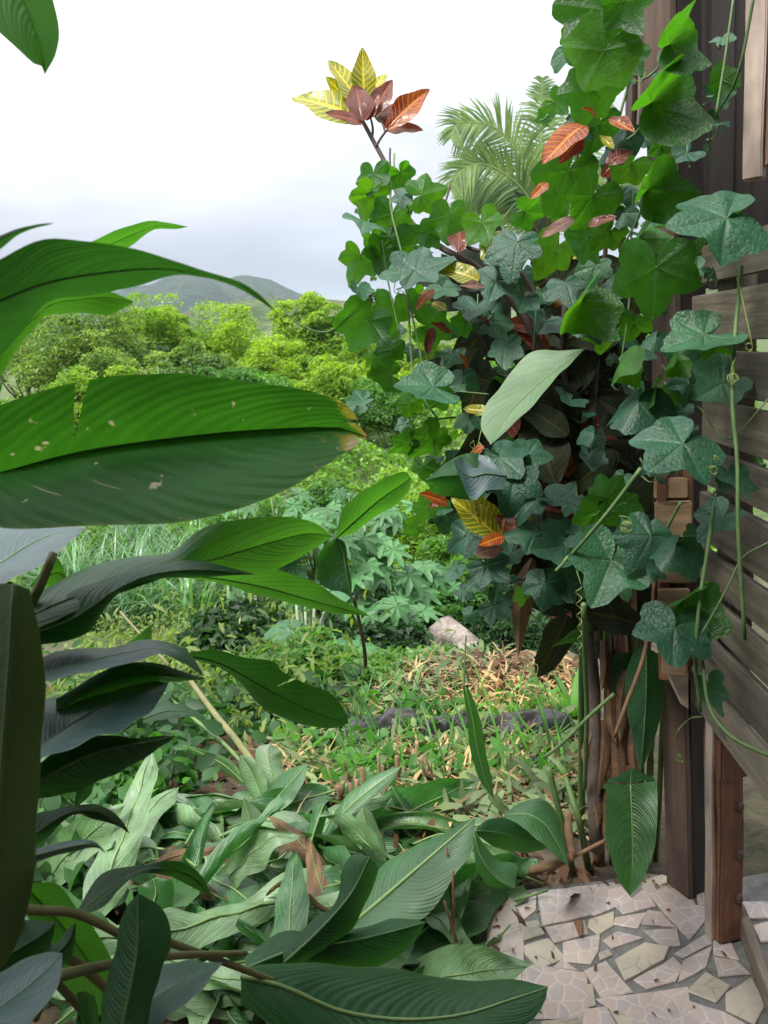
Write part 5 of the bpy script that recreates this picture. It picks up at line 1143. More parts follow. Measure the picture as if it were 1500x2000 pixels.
    cl(*strip([(218, 1572), (205, 1620), (185, 1670), (150, 1735)], 62, (.5, .9, 1, .9, .2)), (.5, .45), 'hel_bright', 'bright lit through cut leaf hanging at the lower left', up_=(-.02, .02))
    cl(*strip([(290, 1790), (300, 1765), (305, 1740), (300, 1715)], 70, (.7, 1, 1, 1, .7)), (.25, .3), 'cut_green', 'stubby two tone cut leaf behind the dark arching leaf', up_=(.02, .02))
    cl(*strip([(440, 1700), (400, 1730), (360, 1755), (330, 1772)], 60), (.15, .15), 'cut_green', 'bright green cut leaf folded under the pale one at left of heap', up_=(.06, -.03))
    cl(*strip([(560, 1650), (640, 1605), (700, 1575), (760, 1570)], 44), (.12, .14), 'cut_pale', 'pale cut leaf lying under the rolled one toward the straw', up_=(.05, -.03))
    cl(*strip([(860, 1750), (850, 1830), (880, 1880), (905, 1830)], 40), (.2, .2), 'cut_green', 'crumpled cut leaf standing at the left edge of the tiles', up_=(.03, .04))
    cl(*strip([(300, 1690), (340, 1672), (400, 1664), (455, 1650)], 22), (.2, .2), 'cut_dry', 'dry tan cut leaf lying over the heap at left', 'sheath', up_=(.02, -.01))
    cl(*strip([(640, 1730), (680, 1722), (720, 1718), (760, 1715)], 14), (.15, .15), 'cut_dry', 'dry brown leaf strip in the heap beside the folded leaf', 'sheath', up_=(.02, -.01))
    # the many leaves of the heap that nothing tells apart
    def heap_mesh(seed):
        r = np.random.default_rng(seed); nu, nv = 18, 4; V, UV = [], []
        bend, tw, wid = r.uniform(-.25, .7), r.uniform(-1.5, 1.5), r.uniform(.2, .36); ph = r.uniform(0, 6, 5)
        kind = seed % 4
        cupL, cupR = {0: (.5, .5), 1: (2.2, 1.6), 2: (-.7, 1.5), 3: (-.6, -.4)}[kind]; kink = r.uniform(.35, .75) if seed % 3 == 0 else 9; ka = r.uniform(.5, 1.3)
        for iu in range(nu + 1):
            u = iu / nu; w = wid * .5 * math.sin(math.pi * (.06 + .94 * u) ** .8) ** .7 * (1 + .10 * math.sin(u * 17 + ph[1])); a = tw * u
            for iv in range(-nv, nv + 1):
                v = iv / nv; cu = cupL if v < 0 else cupR; phi = abs(v) * cu * 1.1
                y = math.copysign(w * (math.sin(phi) / (cu * 1.1)), v) if cu else v * w
                z = w * (1 - math.cos(phi)) / (cu * 1.1) + .03 * math.sin(u * 11 + ph[0]) * v + .012 * math.sin(u * 23 + ph[2] + 4 * v)
                yy_, zz_ = y * math.cos(a) - z * math.sin(a), y * math.sin(a) + z * math.cos(a) - bend * u * u + .035 * math.sin(u * 5 + ph[3])
                if u > kink: zz_ -= (u - kink) * ka
                V.append((u if u < kink else kink + (u - kink) * math.cos(ka), yy_, zz_)); UV.append((u, v))
        W = 2 * nv + 1; i, j = np.meshgrid(np.arange(nu), np.arange(W - 1), indexing='ij'); a = (i * W + j).ravel()
        bl = fast_mesh('blade', V, np.stack([a, a + 1, a + W + 1, a + W], 1), UV)
        mid = np.array(V).reshape(nu + 1, W, 3)[:, nv] + [0, 0, .004]
        mv, mf, muv = tube_arrays(np.vstack([mid[0] - [.12, 0, 0], mid[:-1]]), [.008, .0065, .002], 5)
        return bl, poly_mesh('midrib', mv, mf, muv)
    tm = [heap_mesh(100 + i) for i in range(16)]
    var = [[(with_mat(b, MT[m]), with_mat(r_, MT['midrib'])) for b, r_ in tm] for m in ('cut_pale', 'cut_green', 'cut_dry')]
    q = random.Random(21); kinds = ('pale', 'green', 'dry')
    lab = {'pale': 'pale cut leaf lying tangled among the others in the heap', 'green': 'green cut leaf lying tangled among the others in the heap', 'dry': 'dry tan cut leaf lying tangled among the others in the heap'}
    n = 0
    while n < 230:
        x, y = q.uniform(40, 960), q.uniform(1560, 2000)
        if y < 1560 + abs(x - 480) * .16: continue
        if x > 935 and y > 1740: continue
        if x < 330 and y < 1640: continue
        g = G(x, y); k = q.choices((0, 1, 2), (5, 5, .8))[0]
        L = q.uniform(.26, .58) * (.6 if k == 2 else 1)
        mi = q.randrange(16)
        shape = ('cupped', 'tightly rolled', 'half rolled', 'arched')[mi % 4] + (', bent' if mi % 3 == 1 else '')
        size = 'short' if L < .36 else 'medium' if L < .48 else 'long'
        where = ('at left end of heap' if x < 240 else 'left of heap centre' if x < 430 else 'in the heap centre' if x < 620 else 'right of heap centre' if x < 790 else 'beside the tiles')
        row = 'at the back' if y < 1680 else 'halfway down' if y < 1830 else 'at the front'
        o = empty('cut_leaf', g, f"{size} {shape} {('pale', 'green', 'dry tan')[k]} cut leaf {where}, {row}", 'cut leaf', CUT_GROUP)
        b, r_ = var[k][mi]
        lift = q.uniform(.01, .13) if y > 1720 else q.uniform(-.03, .05); yaw = q.uniform(0, 6.28)
        if q.random() < .5: yaw = q.gauss(math.pi * .9, .5)
        tip = np.array([math.cos(yaw), math.sin(yaw), q.uniform(-.3, .55 if y > 1760 else .2)]); nrm = np.array([q.gauss(0, .45), q.gauss(-.2, .45), 1.0])
        bo = bpy.data.objects.new('blade', b); link(bo, o); orient(bo, g + np.array([0, 0, lift]) - tip * L * .4, tip, nrm, L, o)
        ro = bpy.data.objects.new('midrib', r_); link(ro, bo)
        n += 1
    # leaning canes with a yellow sheath
    cn = empty('leaning_cane', G(490, 1500), 'long pale dry cane leaning left over the top of the leaf heap', 'cane')
    tube('cane', [P(372, 1330, 3.6), P(420, 1395, 3.4), P(465, 1450, 3.2), P(500, 1500, 3.05)], [.012, .014, .016], MT['petiole'], cn, 8, 14)
    c2 = empty('leaning_cane', G(470, 1510), 'thinner greenish cane leaning beside the long pale one', 'cane')
    tube('cane', [P(318, 1352, 3.5), P(380, 1405, 3.35), P(430, 1445, 3.2), P(482, 1500, 3.1)], [.007, .008, .009], MT['stalk_green'], c2, 8, 14)
    c3 = empty('leaning_cane', G(560, 1260), 'thin straw coloured cane lying in the weeds left of the taro', 'cane')
    tube('cane', [P(235, 1195, 4.6), P(275, 1240, 4.5), P(330, 1300, 4.3)], [.008, .008, .009], MT['petiole'], c3, 7, 8)
build_cut_leaves()

# stubs of cut stalks in the straw
def build_stubs():
    q = random.Random(8)
    st = empty('cut_stalk_stubs', G(800, 1590), 'stubble of short brown cut stalks standing in the straw', 'stubble')
    spots = [(q.uniform(655, 860), q.uniform(1545, 1612)) for _ in range(22)] + [(700, 1560), (745, 1570), (735, 1585), (780, 1560), (806, 1585), (665, 1590), (840, 1560)]
    for x, y in spots:
        g = G(x, y); h = q.uniform(.08, .2); lean = np.array([q.gauss(0, .03), q.gauss(0, .03), 0])
        tube('stub', [g - [0, 0, .03], g + lean * .5 + [0, 0, h * .5], g + lean + [0, 0, h]], [.007 * q.uniform(.5, 1.4)] * 2, MT['sheath' if q.random() < .7 else 'petiole'], st, 7, 4)
    s2 = empty('cut_stalk_stubs', G(880, 1850), 'thin cut stalks standing at the left edge of the tiles', 'stubble')
    for (x0, y0, x1, y1, r_) in ((872, 1655, 890, 1860, .008), (885, 1700, 878, 1890, .007), (1015, 1640, 1018, 1700, .007), (868, 1760, 905, 1905, .006)):
        b = G(x1, y1); d = (b - EYE) @ CF
        tube('stub', [b, P((x0 + x1) / 2 + 3, (y0 + y1) / 2, d - .06), P(x0, y0, d - .10)], [r_, r_ * .8, r_ * .4], MT['sheath'], s2, 7, 8)
build_stubs()

# ================================================================== SMALL PLANT MATTER (stuff)
def cards(C, size, up_bias=.8, asp=.5, fold=.25, tip=None, rs=None):
    """diamond leaves: C (n,3) positions, returns V, F(quads as two tris->one quad folded), rnd"""
    r = rs or rng; n = len(C)
    N = r.standard_normal((n, 3)); N[:, 2] = np.abs(N[:, 2]) * .6 + up_bias; N /= np.linalg.norm(N, axis=1)[:, None]
    T = r.standard_normal((n, 3)) if tip is None else tip + .5 * r.standard_normal((n, 3))
    T -= (T * N).sum(1)[:, None] * N; T /= np.linalg.norm(T, axis=1)[:, None] + 1e-9
    B = np.cross(N, T); s = np.asarray(size) * r.uniform(.6, 1.35, n); s = s[:, None]
    a = C - T * s * .5; b = C + B * s * asp * .5 + N * s * fold * .3 - T * s * .05; c = C + T * s * .5 - N * s * fold * .4; d = C - B * s * asp * .5 + N * s * fold * .3 - T * s * .05
    V = np.stack([a, b, c, d], 1).reshape(-1, 3); i = np.arange(n) * 4
    F = np.stack([i, i + 1, i + 2, i + 3], 1)
    rnd = np.repeat(r.random(n), 4)
    return V, F, rnd
def cards_fine(C, size, up_bias=.6, asp=.5, rs=None):
    r = rs or rng; n = len(C)
    N = r.standard_normal((n, 3)); N[:, 2] = np.abs(N[:, 2]) * .6 + up_bias; N[:, 1] -= .35; N /= np.linalg.norm(N, axis=1)[:, None]
    T = r.standard_normal((n, 3)); T -= (T * N).sum(1)[:, None] * N; T /= np.linalg.norm(T, axis=1)[:, None] + 1e-9
    B = np.cross(N, T); s = (np.asarray(size) * r.uniform(.5, 1.4, n))[:, None]
    f = lambda t, w, z: C + T * s * t + B * s * asp * w + N * s * z
    P_ = [f(-.5, 0, 0), f(-.25, .42, .08), f(.12, .40, .06), f(.5, 0, -.14), f(.12, -.40, .06), f(-.25, -.42, .08), f(0, 0, -.02)]
    V = np.stack(P_, 1).reshape(-1, 3); i = np.arange(n) * 7
    F = np.concatenate([np.stack([i, i + 1, i + 2, i + 6], 1), np.stack([i + 6, i + 2, i + 3, i + 4], 1), np.stack([i, i + 6, i + 4, i + 5], 1)])
    return V, F, np.repeat(r.random(n), 7)
def card_obj(name, C, size, mat, parent=None, **kw):
    V, F, rnd = cards_fine(np.asarray(C, float), size, **kw)
    if parent is not None: V = V - parent_origin(parent)
    return obj(name, fast_mesh(name, V, F, None, {'rnd': rnd}, smooth=False), mat, parent)
def straw_obj(name, C, L, W, mat, up_=.15, rs=rng):
    n = len(C); a = rs.uniform(0, 2 * np.pi, n); T = np.stack([np.cos(a), np.sin(a), rs.normal(up_, .28, n)], 1)
    Bv = np.stack([-np.sin(a), np.cos(a), rs.normal(0, .5, n)], 1); L = (L * rs.uniform(.4, 1.4, n))[:, None]; W = (W * rs.uniform(.5, 1.5, n))[:, None]
    m_ = C + T * L * .5 + np.stack([np.zeros(n), np.zeros(n), L[:, 0] * .12], 1); e = C + T * L
    V = np.stack([C - Bv * W * .5, C + Bv * W * .5, m_ + Bv * W * .5, m_ - Bv * W * .5, e + Bv * W * .2, e - Bv * W * .2], 1).reshape(-1, 3)
    i = np.arange(n) * 6; F = np.concatenate([np.stack([i, i + 1, i + 2, i + 3], 1), np.stack([i + 3, i + 2, i + 4, i + 5], 1)])
    return obj(name, fast_mesh(name, V, F, None, {'rnd': np.repeat(rs.random(n), 6)}, smooth=False), mat)
def region(n, x0, x1, y0, y1, lift=(0, .05), test=None):
    out = []
    # sample uniformly in world area: draw pixel corners on the ground
    a, b, c, d = G(x0, y0), G(x1, y0), G(x0, y1), G(x1, y1)
    while len(out) < n:
        m_ = 4 * n
        u, v = rng.random(m_), rng.random(m_) 
        p = (a[None] * ((1 - u) * (1 - v))[:, None] + b[None] * (u * (1 - v))[:, None] + c[None] * ((1 - u) * v)[:, None] + d[None] * (u * v)[:, None])
        if test is not None: p = p[test(p)]
        p[:, 2] = H(p[:, 0], p[:, 1]) + rng.uniform(*lift, len(p)); out.extend(p.tolist())
    return np.array(out[:n])
MT['straw'] = mat_cards('straw', (.26, .195, .105), (.18, .13, .06), .15, .8, .5, .3, 3.0, .2)
MT['straw_green'] = mat_cards('cut_green_bits', (.10, .155, .06), (.09, .20, .04), .25, .5, .45, .3, 3.0)
MT['brown_bits'] = mat_cards('brown_litter', (.11, .06, .035), (.08, .04, .02), .1, .9, .5, .1, 3.0, .2)
MT['weed'] = mat_cards('weed_leaves', (.05, .16, .025), (.10, .40, .02), .4, .5, .4, .35, 1.6)
MT['weed_dark'] = mat_cards('dark_weed_leaves', (.03, .085, .028), (.05, .2, .02), .35, .5, .45, .2, 1.5)
MT['feather'] = mat_cards('feathery_weeds', (.10, .17, .045), (.2, .38, .04), .4, .55, .35, .5, 1.6)
MT['cane_grass'] = mat_cards('cane_grass', (.075, .18, .07), (.11, .32, .05), .35, .36, .4, .2, .6, .8)
MT['thicket'] = mat_cards('thicket_leaves', (.085, .195, .026), (.16, .39, .022), .4, .5, .5, .45, .22)
def build_litter():
    heap = lambda p: np.ones(len(p), bool)
    C = np.vstack([region(3900, 520, 1150, 1370, 1640, (0, .06)), region(1500, 860, 1130, 1310, 1420, (0, .09))]); tag(straw_obj('straw_litter', C, .10, .010, MT['straw']), 'dry tan straw strewn over the cut ground', 'straw', kind='stuff')
    C = region(2900, 560, 1150, 1330, 1640, (0, .08)); tag(straw_obj('green_clippings', C, .10, .022, MT['straw_green'], .15), 'pale green clippings scattered on the cut ground and spoil heap', 'clippings', kind='stuff')
    C = np.vstack([region(1500, 40, 1150, 1340, 1900, (0, .04)), region(260, 880, 1140, 1310, 1400, (.02, .10))]); tag(straw_obj('brown_litter', C, .09, .02, MT['brown_bits']), 'brown leaf litter on the bare ground', 'litter', kind='stuff')
    # clumps of low weeds
    W = []
    q = random.Random(4)
    for _ in range(22):
        x, y = q.uniform(560, 1140), q.uniform(1390, 1560); g = G(x, y); k = q.randint(25, 60)
        W.append(g + rng.normal(0, 1, (k, 3)) * [.10, .10, .04] + [0, 0, .05])
    for _ in range(70):
        x, y = q.uniform(90, 560), q.uniform(1430, 1640)
        if x > 340 and y > 1450 or x + y > 1900: continue
        g = G(x, y); k = q.randint(30, 70)
        W.append(g + rng.normal(0, 1, (k, 3)) * [.12, .12, .05] + [0, 0, .07])
    tag(card_obj('ground_weeds', np.vstack(W), .075, MT['weed'], asp=.55), 'low bright weeds sprouting through the straw', 'weeds', kind='stuff')
    W = []
    for _ in range(170):
        x, y = q.uniform(180, 640), q.uniform(1190, 1440); g = G(x, y); k = q.randint(40, 90)
        W.append(g + np.abs(rng.normal(0, 1, (k, 3))) * [0, 0, .22] + rng.normal(0, 1, (k, 3)) * [.20, .20, .03])
    tag(card_obj('feathery_weeds', np.vstack(W), .075, MT['feather'], asp=.3, up_bias=.5), 'tall feathery yellow green weeds between the heliconia and the castor plants', 'weeds', kind='stuff')
    W = []
    for _ in range(160):
        x, y = q.uniform(150, 640), q.uniform(1330, 1560)
        if x > 360 and y > 1450: continue
        g = G(x, y); k = q.randint(20, 50)
        W.append(g + rng.normal(0, 1, (k, 3)) * [.14, .14, .07] + [0, 0, .10])
    for _ in range(150):      # and on to the left, outside the frame
        x, y = q.uniform(-700, 120), q.uniform(1280, 1900)
        g = G(x, y); k = q.randint(20, 50); W.append(g + rng.normal(0, 1, (k, 3)) * [.16, .16, .06] + [0, 0, .10])
    tag(card_obj('leafy_ground_cover', np.vstack(W), .10, MT['weed_dark'], asp=.6), 'broad leafed green ground cover left of the leaf heap', 'ground cover', kind='stuff')
    C = region(420, 620, 1140, 1390, 1560, (0, .02)); tag(straw_obj('short_grass', C, .16, .008, MT['weed'], 1.1), 'thin grass blades growing through the straw', 'grass', kind='stuff')
build_litter()
def build_patio_dirt():
    P2 = []
    for _ in range(26):
        x, y = rng.uniform(930, 1440), 1715 + 285 * rng.random() ** 1.6
        p = PZ(x, y, .004); P2.append(p)
    for _ in range(60):
        x = rng.uniform(900, 985); y = rng.uniform(1740, 1920); P2.append(PZ(x, y, .004))
    for _ in range(60):
        x = rng.uniform(1040, 1390); y = rng.uniform(1708, 1732); P2.append(PZ(x, y, .004))
    tag(straw_obj('patio_litter', np.array(P2), .018, .005, MT['brown_bits'], .05), 'small crumbs of brown leaf litter swept over the tiles', 'litter', kind='stuff')
build_patio_dirt()
def build_pod():
    c = P(995, 1972, gd(1000, 1950) - .40); V, F = [], []; n, m_ = 14, 12; ax = img_dir(-80); e1 = img_dir(10); e2 = np.cross(ax, e1)
    for i in range(n + 1):
        t = i / n; r_ = .011 * math.sin(math.pi * t) ** .6 * (1.1 - .3 * t)
        for k in range(m_): V.append(ax * (t - .5) * .034 + e1 * r_ * math.cos(2 * math.pi * k / m_) + e2 * r_ * math.sin(2 * math.pi * k / m_))
    for i in range(n):
        for k in range(m_): F.append((i * m_ + k, i * m_ + (k + 1) % m_, (i + 1) * m_ + (k + 1) % m_, (i + 1) * m_ + k))
    o = obj('seed_pod', poly_mesh('seed_pod', V, F), MT['stalk_green']); o.location = Vector(c)
    tag(o, 'small green pod resting on the tip of the big dark leaf over the tiles', 'pod')
build_pod()

def crumple(name, x, y, wx, wy, hz, label, seed):
    r = np.random.default_rng(seed); c = G(x, y); n = 34
    u = np.linspace(-1, 1, n); X, Y = np.meshgrid(u, u)
    Zz = np.zeros_like(X)
    for k in range(10):
        a = r.uniform(0, np.pi); f = r.uniform(2, 9); Zz += np.abs(np.sin(f * (X * np.cos(a) + Y * np.sin(a)) + r.uniform(0, 6))) / f * 1.6
    edge = np.clip((1 - np.maximum(np.abs(X), np.abs(Y))) * 4, 0, 1)
    Xw = c[0] + (X + .12 * np.sin(3 * Y + seed)) * wx; Yw = c[1] + (Y + .15 * np.sin(4 * X)) * wy
    V = np.stack([Xw, Yw, H(Xw, Yw) + .012 + Zz * hz * edge], -1).reshape(-1, 3)
    i, j = np.meshgrid(np.arange(n - 1), np.arange(n - 1), indexing='ij'); a = (i * n + j).ravel()
    tag(obj(name, fast_mesh(name, V, np.stack([a, a + 1, a + n + 1, a + n], 1)), MT['black_plastic']), label, 'plastic sheet')
crumple('plastic_sheet', 745, 1447, .20, .09, .045, 'crumpled black plastic sheet under the single pale leaf', 1)
crumple('plastic_sheet', 1040, 1450, .20, .11, .05, 'crumpled black plastic sheet right of the spoil heap near the vine stem', 2)
crumple('plastic_sheet', 880, 1452, .13, .05, .04, 'low strip of black plastic between the two larger sheets', 3)
crumple('plastic_sheet', 1010, 1522, .10, .035, .035, 'small piece of black plastic half buried in the straw', 4)

# ================================================================== MIDDLE GROUND PLANTS
def build_log():
    a = P(860, 1236, 6.3); b = P(985, 1335, 5.7); g = np.array([(a[0] + b[0]) / 2, (a[1] + b[1]) / 2, float(H((a[0] + b[0]) / 2, (a[1] + b[1]) / 2))])
    lg = empty('fallen_log', g, 'pale weathered log lying on the bank behind the spoil heap', 'log')
    L = crom([a, (a + b) / 2 + [0, 0, .02], b], 18); d = (b - a) / np.linalg.norm(b - a)
    n1 = np.cross(d, up); n1 /= np.linalg.norm(n1); n2 = np.cross(n1, d); V, F = [], []; seg = 20; R0 = .14
    r = np.random.default_rng(2); ph = r.uniform(0, 6, 4)
    for i, p in enumerate(L):
        for k in range(seg):
            t = 2 * math.pi * k / seg; rr = R0 * (1 + .06 * math.sin(3 * t + ph[0] + i * .08) + .05 * math.sin(9 * t + ph[1])) * (1.05 - .25 * i / 18)
            if math.sin(t) > .3 and 1 < i < 17 and abs(math.cos(t)) < .4: rr *= .86
            V.append(p + n1 * rr * math.cos(t) + n2 * rr * math.sin(t))
    for i in range(18):
        for k in range(seg): F.append((i * seg + k, i * seg + (k + 1) % seg, (i + 1) * seg + (k + 1) % seg, (i + 1) * seg + k))
    F.append(tuple(range(seg - 1, -1, -1))); F.append(tuple(18 * seg + k for k in range(seg)))
    obj('trunk', poly_mesh('trunk', np.array(V) - g, F), mat_plain('bleached_wood', (.09, .07, .06), (.36, .31, .28), 6, .9, 1.0, .06), lg)
build_log()

def polar_leaf(name, ctrl, seed, lobes, droop, nth=88, nr=3):
    r = np.random.default_rng(seed); th = np.linspace(-np.pi, np.pi, nth + 1); rad = ctrl(th, r); V = []
    for ir in range(nr + 1):
        q = ir / nr
        for t, R_ in zip(th, rad):
            x, y = R_ * q * math.cos(t), R_ * q * math.sin(t); V.append((x, y, -droop * (x * x + y * y) + .05 * q * math.cos(lobes * t)))
    W = nth + 1; i, j = np.meshgrid(np.arange(nr), np.arange(nth), indexing='ij'); a = (i * W + j).ravel()
    return fast_mesh(name, V, np.stack([a, a + W, a + W + 1, a + 1], 1), np.array(V)[:, :2])
def castor_ctrl(th, r):
    out = np.zeros_like(th); n = 8
    cen = np.linspace(-150, 150, n) * np.pi / 180
    ln = np.interp(np.abs(cen), [0, 1.2, 2.7], [1, .88, .55])
    d = np.abs(th[:, None] - cen[None]); w = .34
    out = np.max(np.where(d < w, ln[None] * (1 - (d / w) ** 1.2 * .62), 0), axis=1)
    return np.maximum(out, np.where(np.abs(th) > 2.85, .12, .5))
def mat_simple_leaf(name, base, trans, tmix, rough, spec=.5):
    s = NT(name); oi = s('ObjectInfo'); tcn = s('TexCoord')
    n = s.noise(tcn.outputs['Object'], 3, 3)
    val = s.math('MULTIPLY', s.rng(oi.outputs['Random'], 0, 1, .65, 1.3), s.rng(n, .3, .7, .8, 1.2))
    s.leafshade(s.scale(base, val), s.scale(trans, val), tmix, rough, None, spec); return s.m
MT['castor'] = mat_simple_leaf('castor_leaf', (.06, .165, .055), (.09, .30, .04), .32, .45, .4)
MT['taro'] = mat_simple_leaf('taro_leaf', (.04, .14, .05), (.06, .3, .04), .35, .4)
CL = [with_mat(polar_leaf('castor_leaf', castor_ctrl, k, 8, dr_), MT['castor']) for k, dr_ in enumerate((.25, .45, .1))]
def castor(x, y, top, spread, n, label, seed, zoff=0):
    q = random.Random(seed); g = G(x, y) if zoff == 0 else P(x, y, zoff); d = (g - EYE) @ CF
    t = empty('castor_plant', g, label, 'plant', 'castor plants on the bank'); hh = (y - top) / FPX * d
    tube('stalk', [g - [0, 0, .1], g + [.03, 0, hh * .5], g + [0, .03, hh * .95]], [.022, .018, .010], MT['stalk_green'], t, 7, 8)
    for i in range(n):
        zz = hh * q.uniform(.25, 1.02); a = q.uniform(0, 6.28); rr = spread / FPX * d * math.sqrt(q.random()) * (1.1 - .35 * zz / hh)
        p = g + np.array([math.cos(a) * rr, math.sin(a) * rr * .8, zz]); out = np.array([math.cos(a), math.sin(a), -.35])
        o = bpy.data.objects.new('leaf', q.choice(CL)); link(o, t)
        orient(o, p, out, np.array([math.cos(a) * .4 + q.gauss(0, .2), math.sin(a) * .4 - .35 + q.gauss(0, .2), 1]), q.uniform(.13, .24), t)
        tube('leaf_stalk', [g + [0, 0, max(.05, zz - .3 * hh)], (p + g + [0, 0, zz]) / 2 + [0, 0, .0], p], [.006, .004], MT['stalk_green'], t, 5, 4)
castor(640, 1350, 1000, 110, 40, 'tall castor plant with broad star shaped leaves behind the bent heliconia leaf', 1, 6.2)
castor(750, 1340, 1040, 95, 40, 'castor plant with a crowd of star shaped leaves left of the log', 2, 6.4)
castor(800, 1360, 1170, 70, 24, 'low castor plant with few large star leaves directly left of the log', 3, 5.8)
castor(560, 1240, 955, 95, 28, 'pale castor plant at the edge of the cane grass', 4, 8.2)
castor(705, 1220, 945, 90, 30, 'castor plant highest up the bank below the bent heliconia leaf', 5, 8.6)
castor(840, 1260, 1090, 66, 22, 'castor plant growing just above the fallen log', 6, 7.0)
castor(700, 1400, 1260, 80, 20, 'small dark castor plant at the foot of the bank right of the taro', 7, 5.0)
castor(770, 1250, 985, 80, 26, 'castor plant at the upper right of the bank under the lower vine leaves', 8, 7.8)
def build_taro():
    g = P(600, 1310, 5.4); d = 5.4
    t = empty('taro_plant', g, 'taro plant with pale upright stalks and heart shaped leaves on the bank', 'plant')
    def heart(th, r): return np.interp(np.abs(th), [0, .25, .7, 1.3, 2.0, 2.6, 2.95, 3.1416], [1.05, .88, .72, .66, .7, .72, .5, .18])
    hm = with_mat(polar_leaf('taro_leaf', heart, 1, 0, .2, 60, 4), MT['taro'])
    for (bx, by, lx, ly, sz, ang) in ((598, 1290, 562, 1232, 62, 165), (606, 1290, 665, 1248, 60, 10), (596, 1280, 590, 1170, 30, 200), (604, 1280, 612, 1165, 30, -40), (610, 1285, 650, 1170, 44, -20)):
        b, e = P(bx, by, d), P(lx, ly, d - .15); tube('leaf_stalk', [b, (b + e) / 2 + [0, 0, .06], e], [.022, .015, .007], MT['stalk_pale'], t, 7, 8)
        o = bpy.data.objects.new('leaf', hm); link(o, t); orient(o, e, img_dir(ang), CB * .5 + up * .8, sz / FPX * d * .75, t)
    for k in range(4):
        b, e = P(590 + k * 10, 1300, d), P(578 + k * 18, 1175 + 20 * (k % 2), d + .1); tube('leaf_stalk', [b, (b + e) / 2, e], [.024, .018, .008], MT['stalk_pale'], t, 7, 6)
MT['stalk_pale'] = mat_plain('pale_stalk', (.16, .22, .14), (.25, .31, .2), 10, .5, .2, .003)
build_taro()

def blades(C, L, W, bend, rs, seg=5):
    """arching grass blades"""
    n = len(C); a = rs.uniform(0, 2 * np.pi, n); D = np.stack([np.cos(a), np.sin(a), np.zeros(n)], 1); S = np.stack([-np.sin(a), np.cos(a), np.zeros(n)], 1)
    L = L * rs.uniform(.6, 1.3, n); W = W * rs.uniform(.6, 1.3, n); bd = bend * rs.uniform(.5, 1.5, n); V = []
    for k in range(seg + 1):
        t = k / seg; ang = t * bd * 1.9
        x = L * (t * .12 + .75 * bd * t * t * .8); z = L * (t - .62 * bd * t ** 2.2)
        p = C + D * x[:, None] + np.stack([np.zeros(n), np.zeros(n), z], 1); w = (W * (1 - t ** 2.2) + .002)[:, None]
        V += [p - S * w * .5, p + S * w * .5]
    V = np.stack(V, 1); m_ = 2 * (seg + 1); i = np.arange(n) * m_
    F = np.concatenate([np.stack([i + 2 * k, i + 2 * k + 1, i + 2 * k + 3, i + 2 * k + 2], 1) for k in range(seg)])
    return V.reshape(-1, 3), F, np.repeat(rs.random(n), m_)
def build_grass():
    C = []
    q = random.Random(6)
    for _ in range(150):
        x, y = q.uniform(90, 560), q.uniform(1095, 1235); g = G(x, y); C.append(g + rng.normal(0, 1, (22, 3)) * [.16, .16, 0])
    for _ in range(50):
        x, y = q.uniform(-60, 520), q.uniform(1060, 1110); g = G(x, y); C.append(g + rng.normal(0, 1, (22, 3)) * [.2, .2, 0])
    C = np.vstack(C); V, F, r_ = blades(C, 1.45, .036, .75, rng)
    tag(obj('cane_grass', fast_mesh('cane_grass', V, F, None, {'rnd': r_}), MT['cane_grass']), 'tall arching cane grass behind the left heliconia', 'grass', kind='stuff')
    # small strappy plant right, by the stalks
    g = G(1120, 1425); t = empty('strappy_plant', g, 'small yellow green plant with strap leaves left of the heliconia stalks', 'plant')
    r = np.random.default_rng(3)
    V, F, r_ = blades(np.tile(np.array([0, 0, 0.0]), (1, 1)), .42, .035, .8, r)
    for k in range(12):
        V, F, r_ = blades(np.zeros((1, 3)), .42, .035, .8, r); obj('leaf', fast_mesh('leaf', V, F, None, {'rnd': r_}), MT['weed'], t)
build_grass()

# ================================================================== THICKET, SHRUBS AND TREES
def clumps_on(center, radii, n_cl, cl_r, per, rs, flat=0.0):
    """leaf positions in clumps spread over the upper shell of an ellipsoid"""
    u = rs.uniform(-.25, 1, n_cl); a = rs.uniform(0, 2 * np.pi, n_cl); k = np.sqrt(1 - np.clip(u, -1, 1) ** 2)
    S = np.stack([k * np.cos(a), k * np.sin(a), u], 1) * rs.uniform(.55, 1.05, n_cl)[:, None]
    S *= (1 + .32 * np.sin(a * 3 + u * 4 + rs.uniform(0, 6)))[:, None]
    C = np.asarray(center) + S * np.asarray(radii); out = []
    for c in C:
        m_ = int(per * rs.uniform(.5, 1.5)); v = rs.standard_normal((m_, 3)); v /= np.linalg.norm(v, axis=1)[:, None] + 1e-9
        v[:, 2] = np.where(v[:, 2] < -.45, -v[:, 2], v[:, 2]); rr = cl_r * rs.uniform(.6, 1.4)
        out.append(c + v * rr * rs.uniform(.75, 1.08, m_)[:, None] * [1, 1, .75])
    return np.vstack(out), C
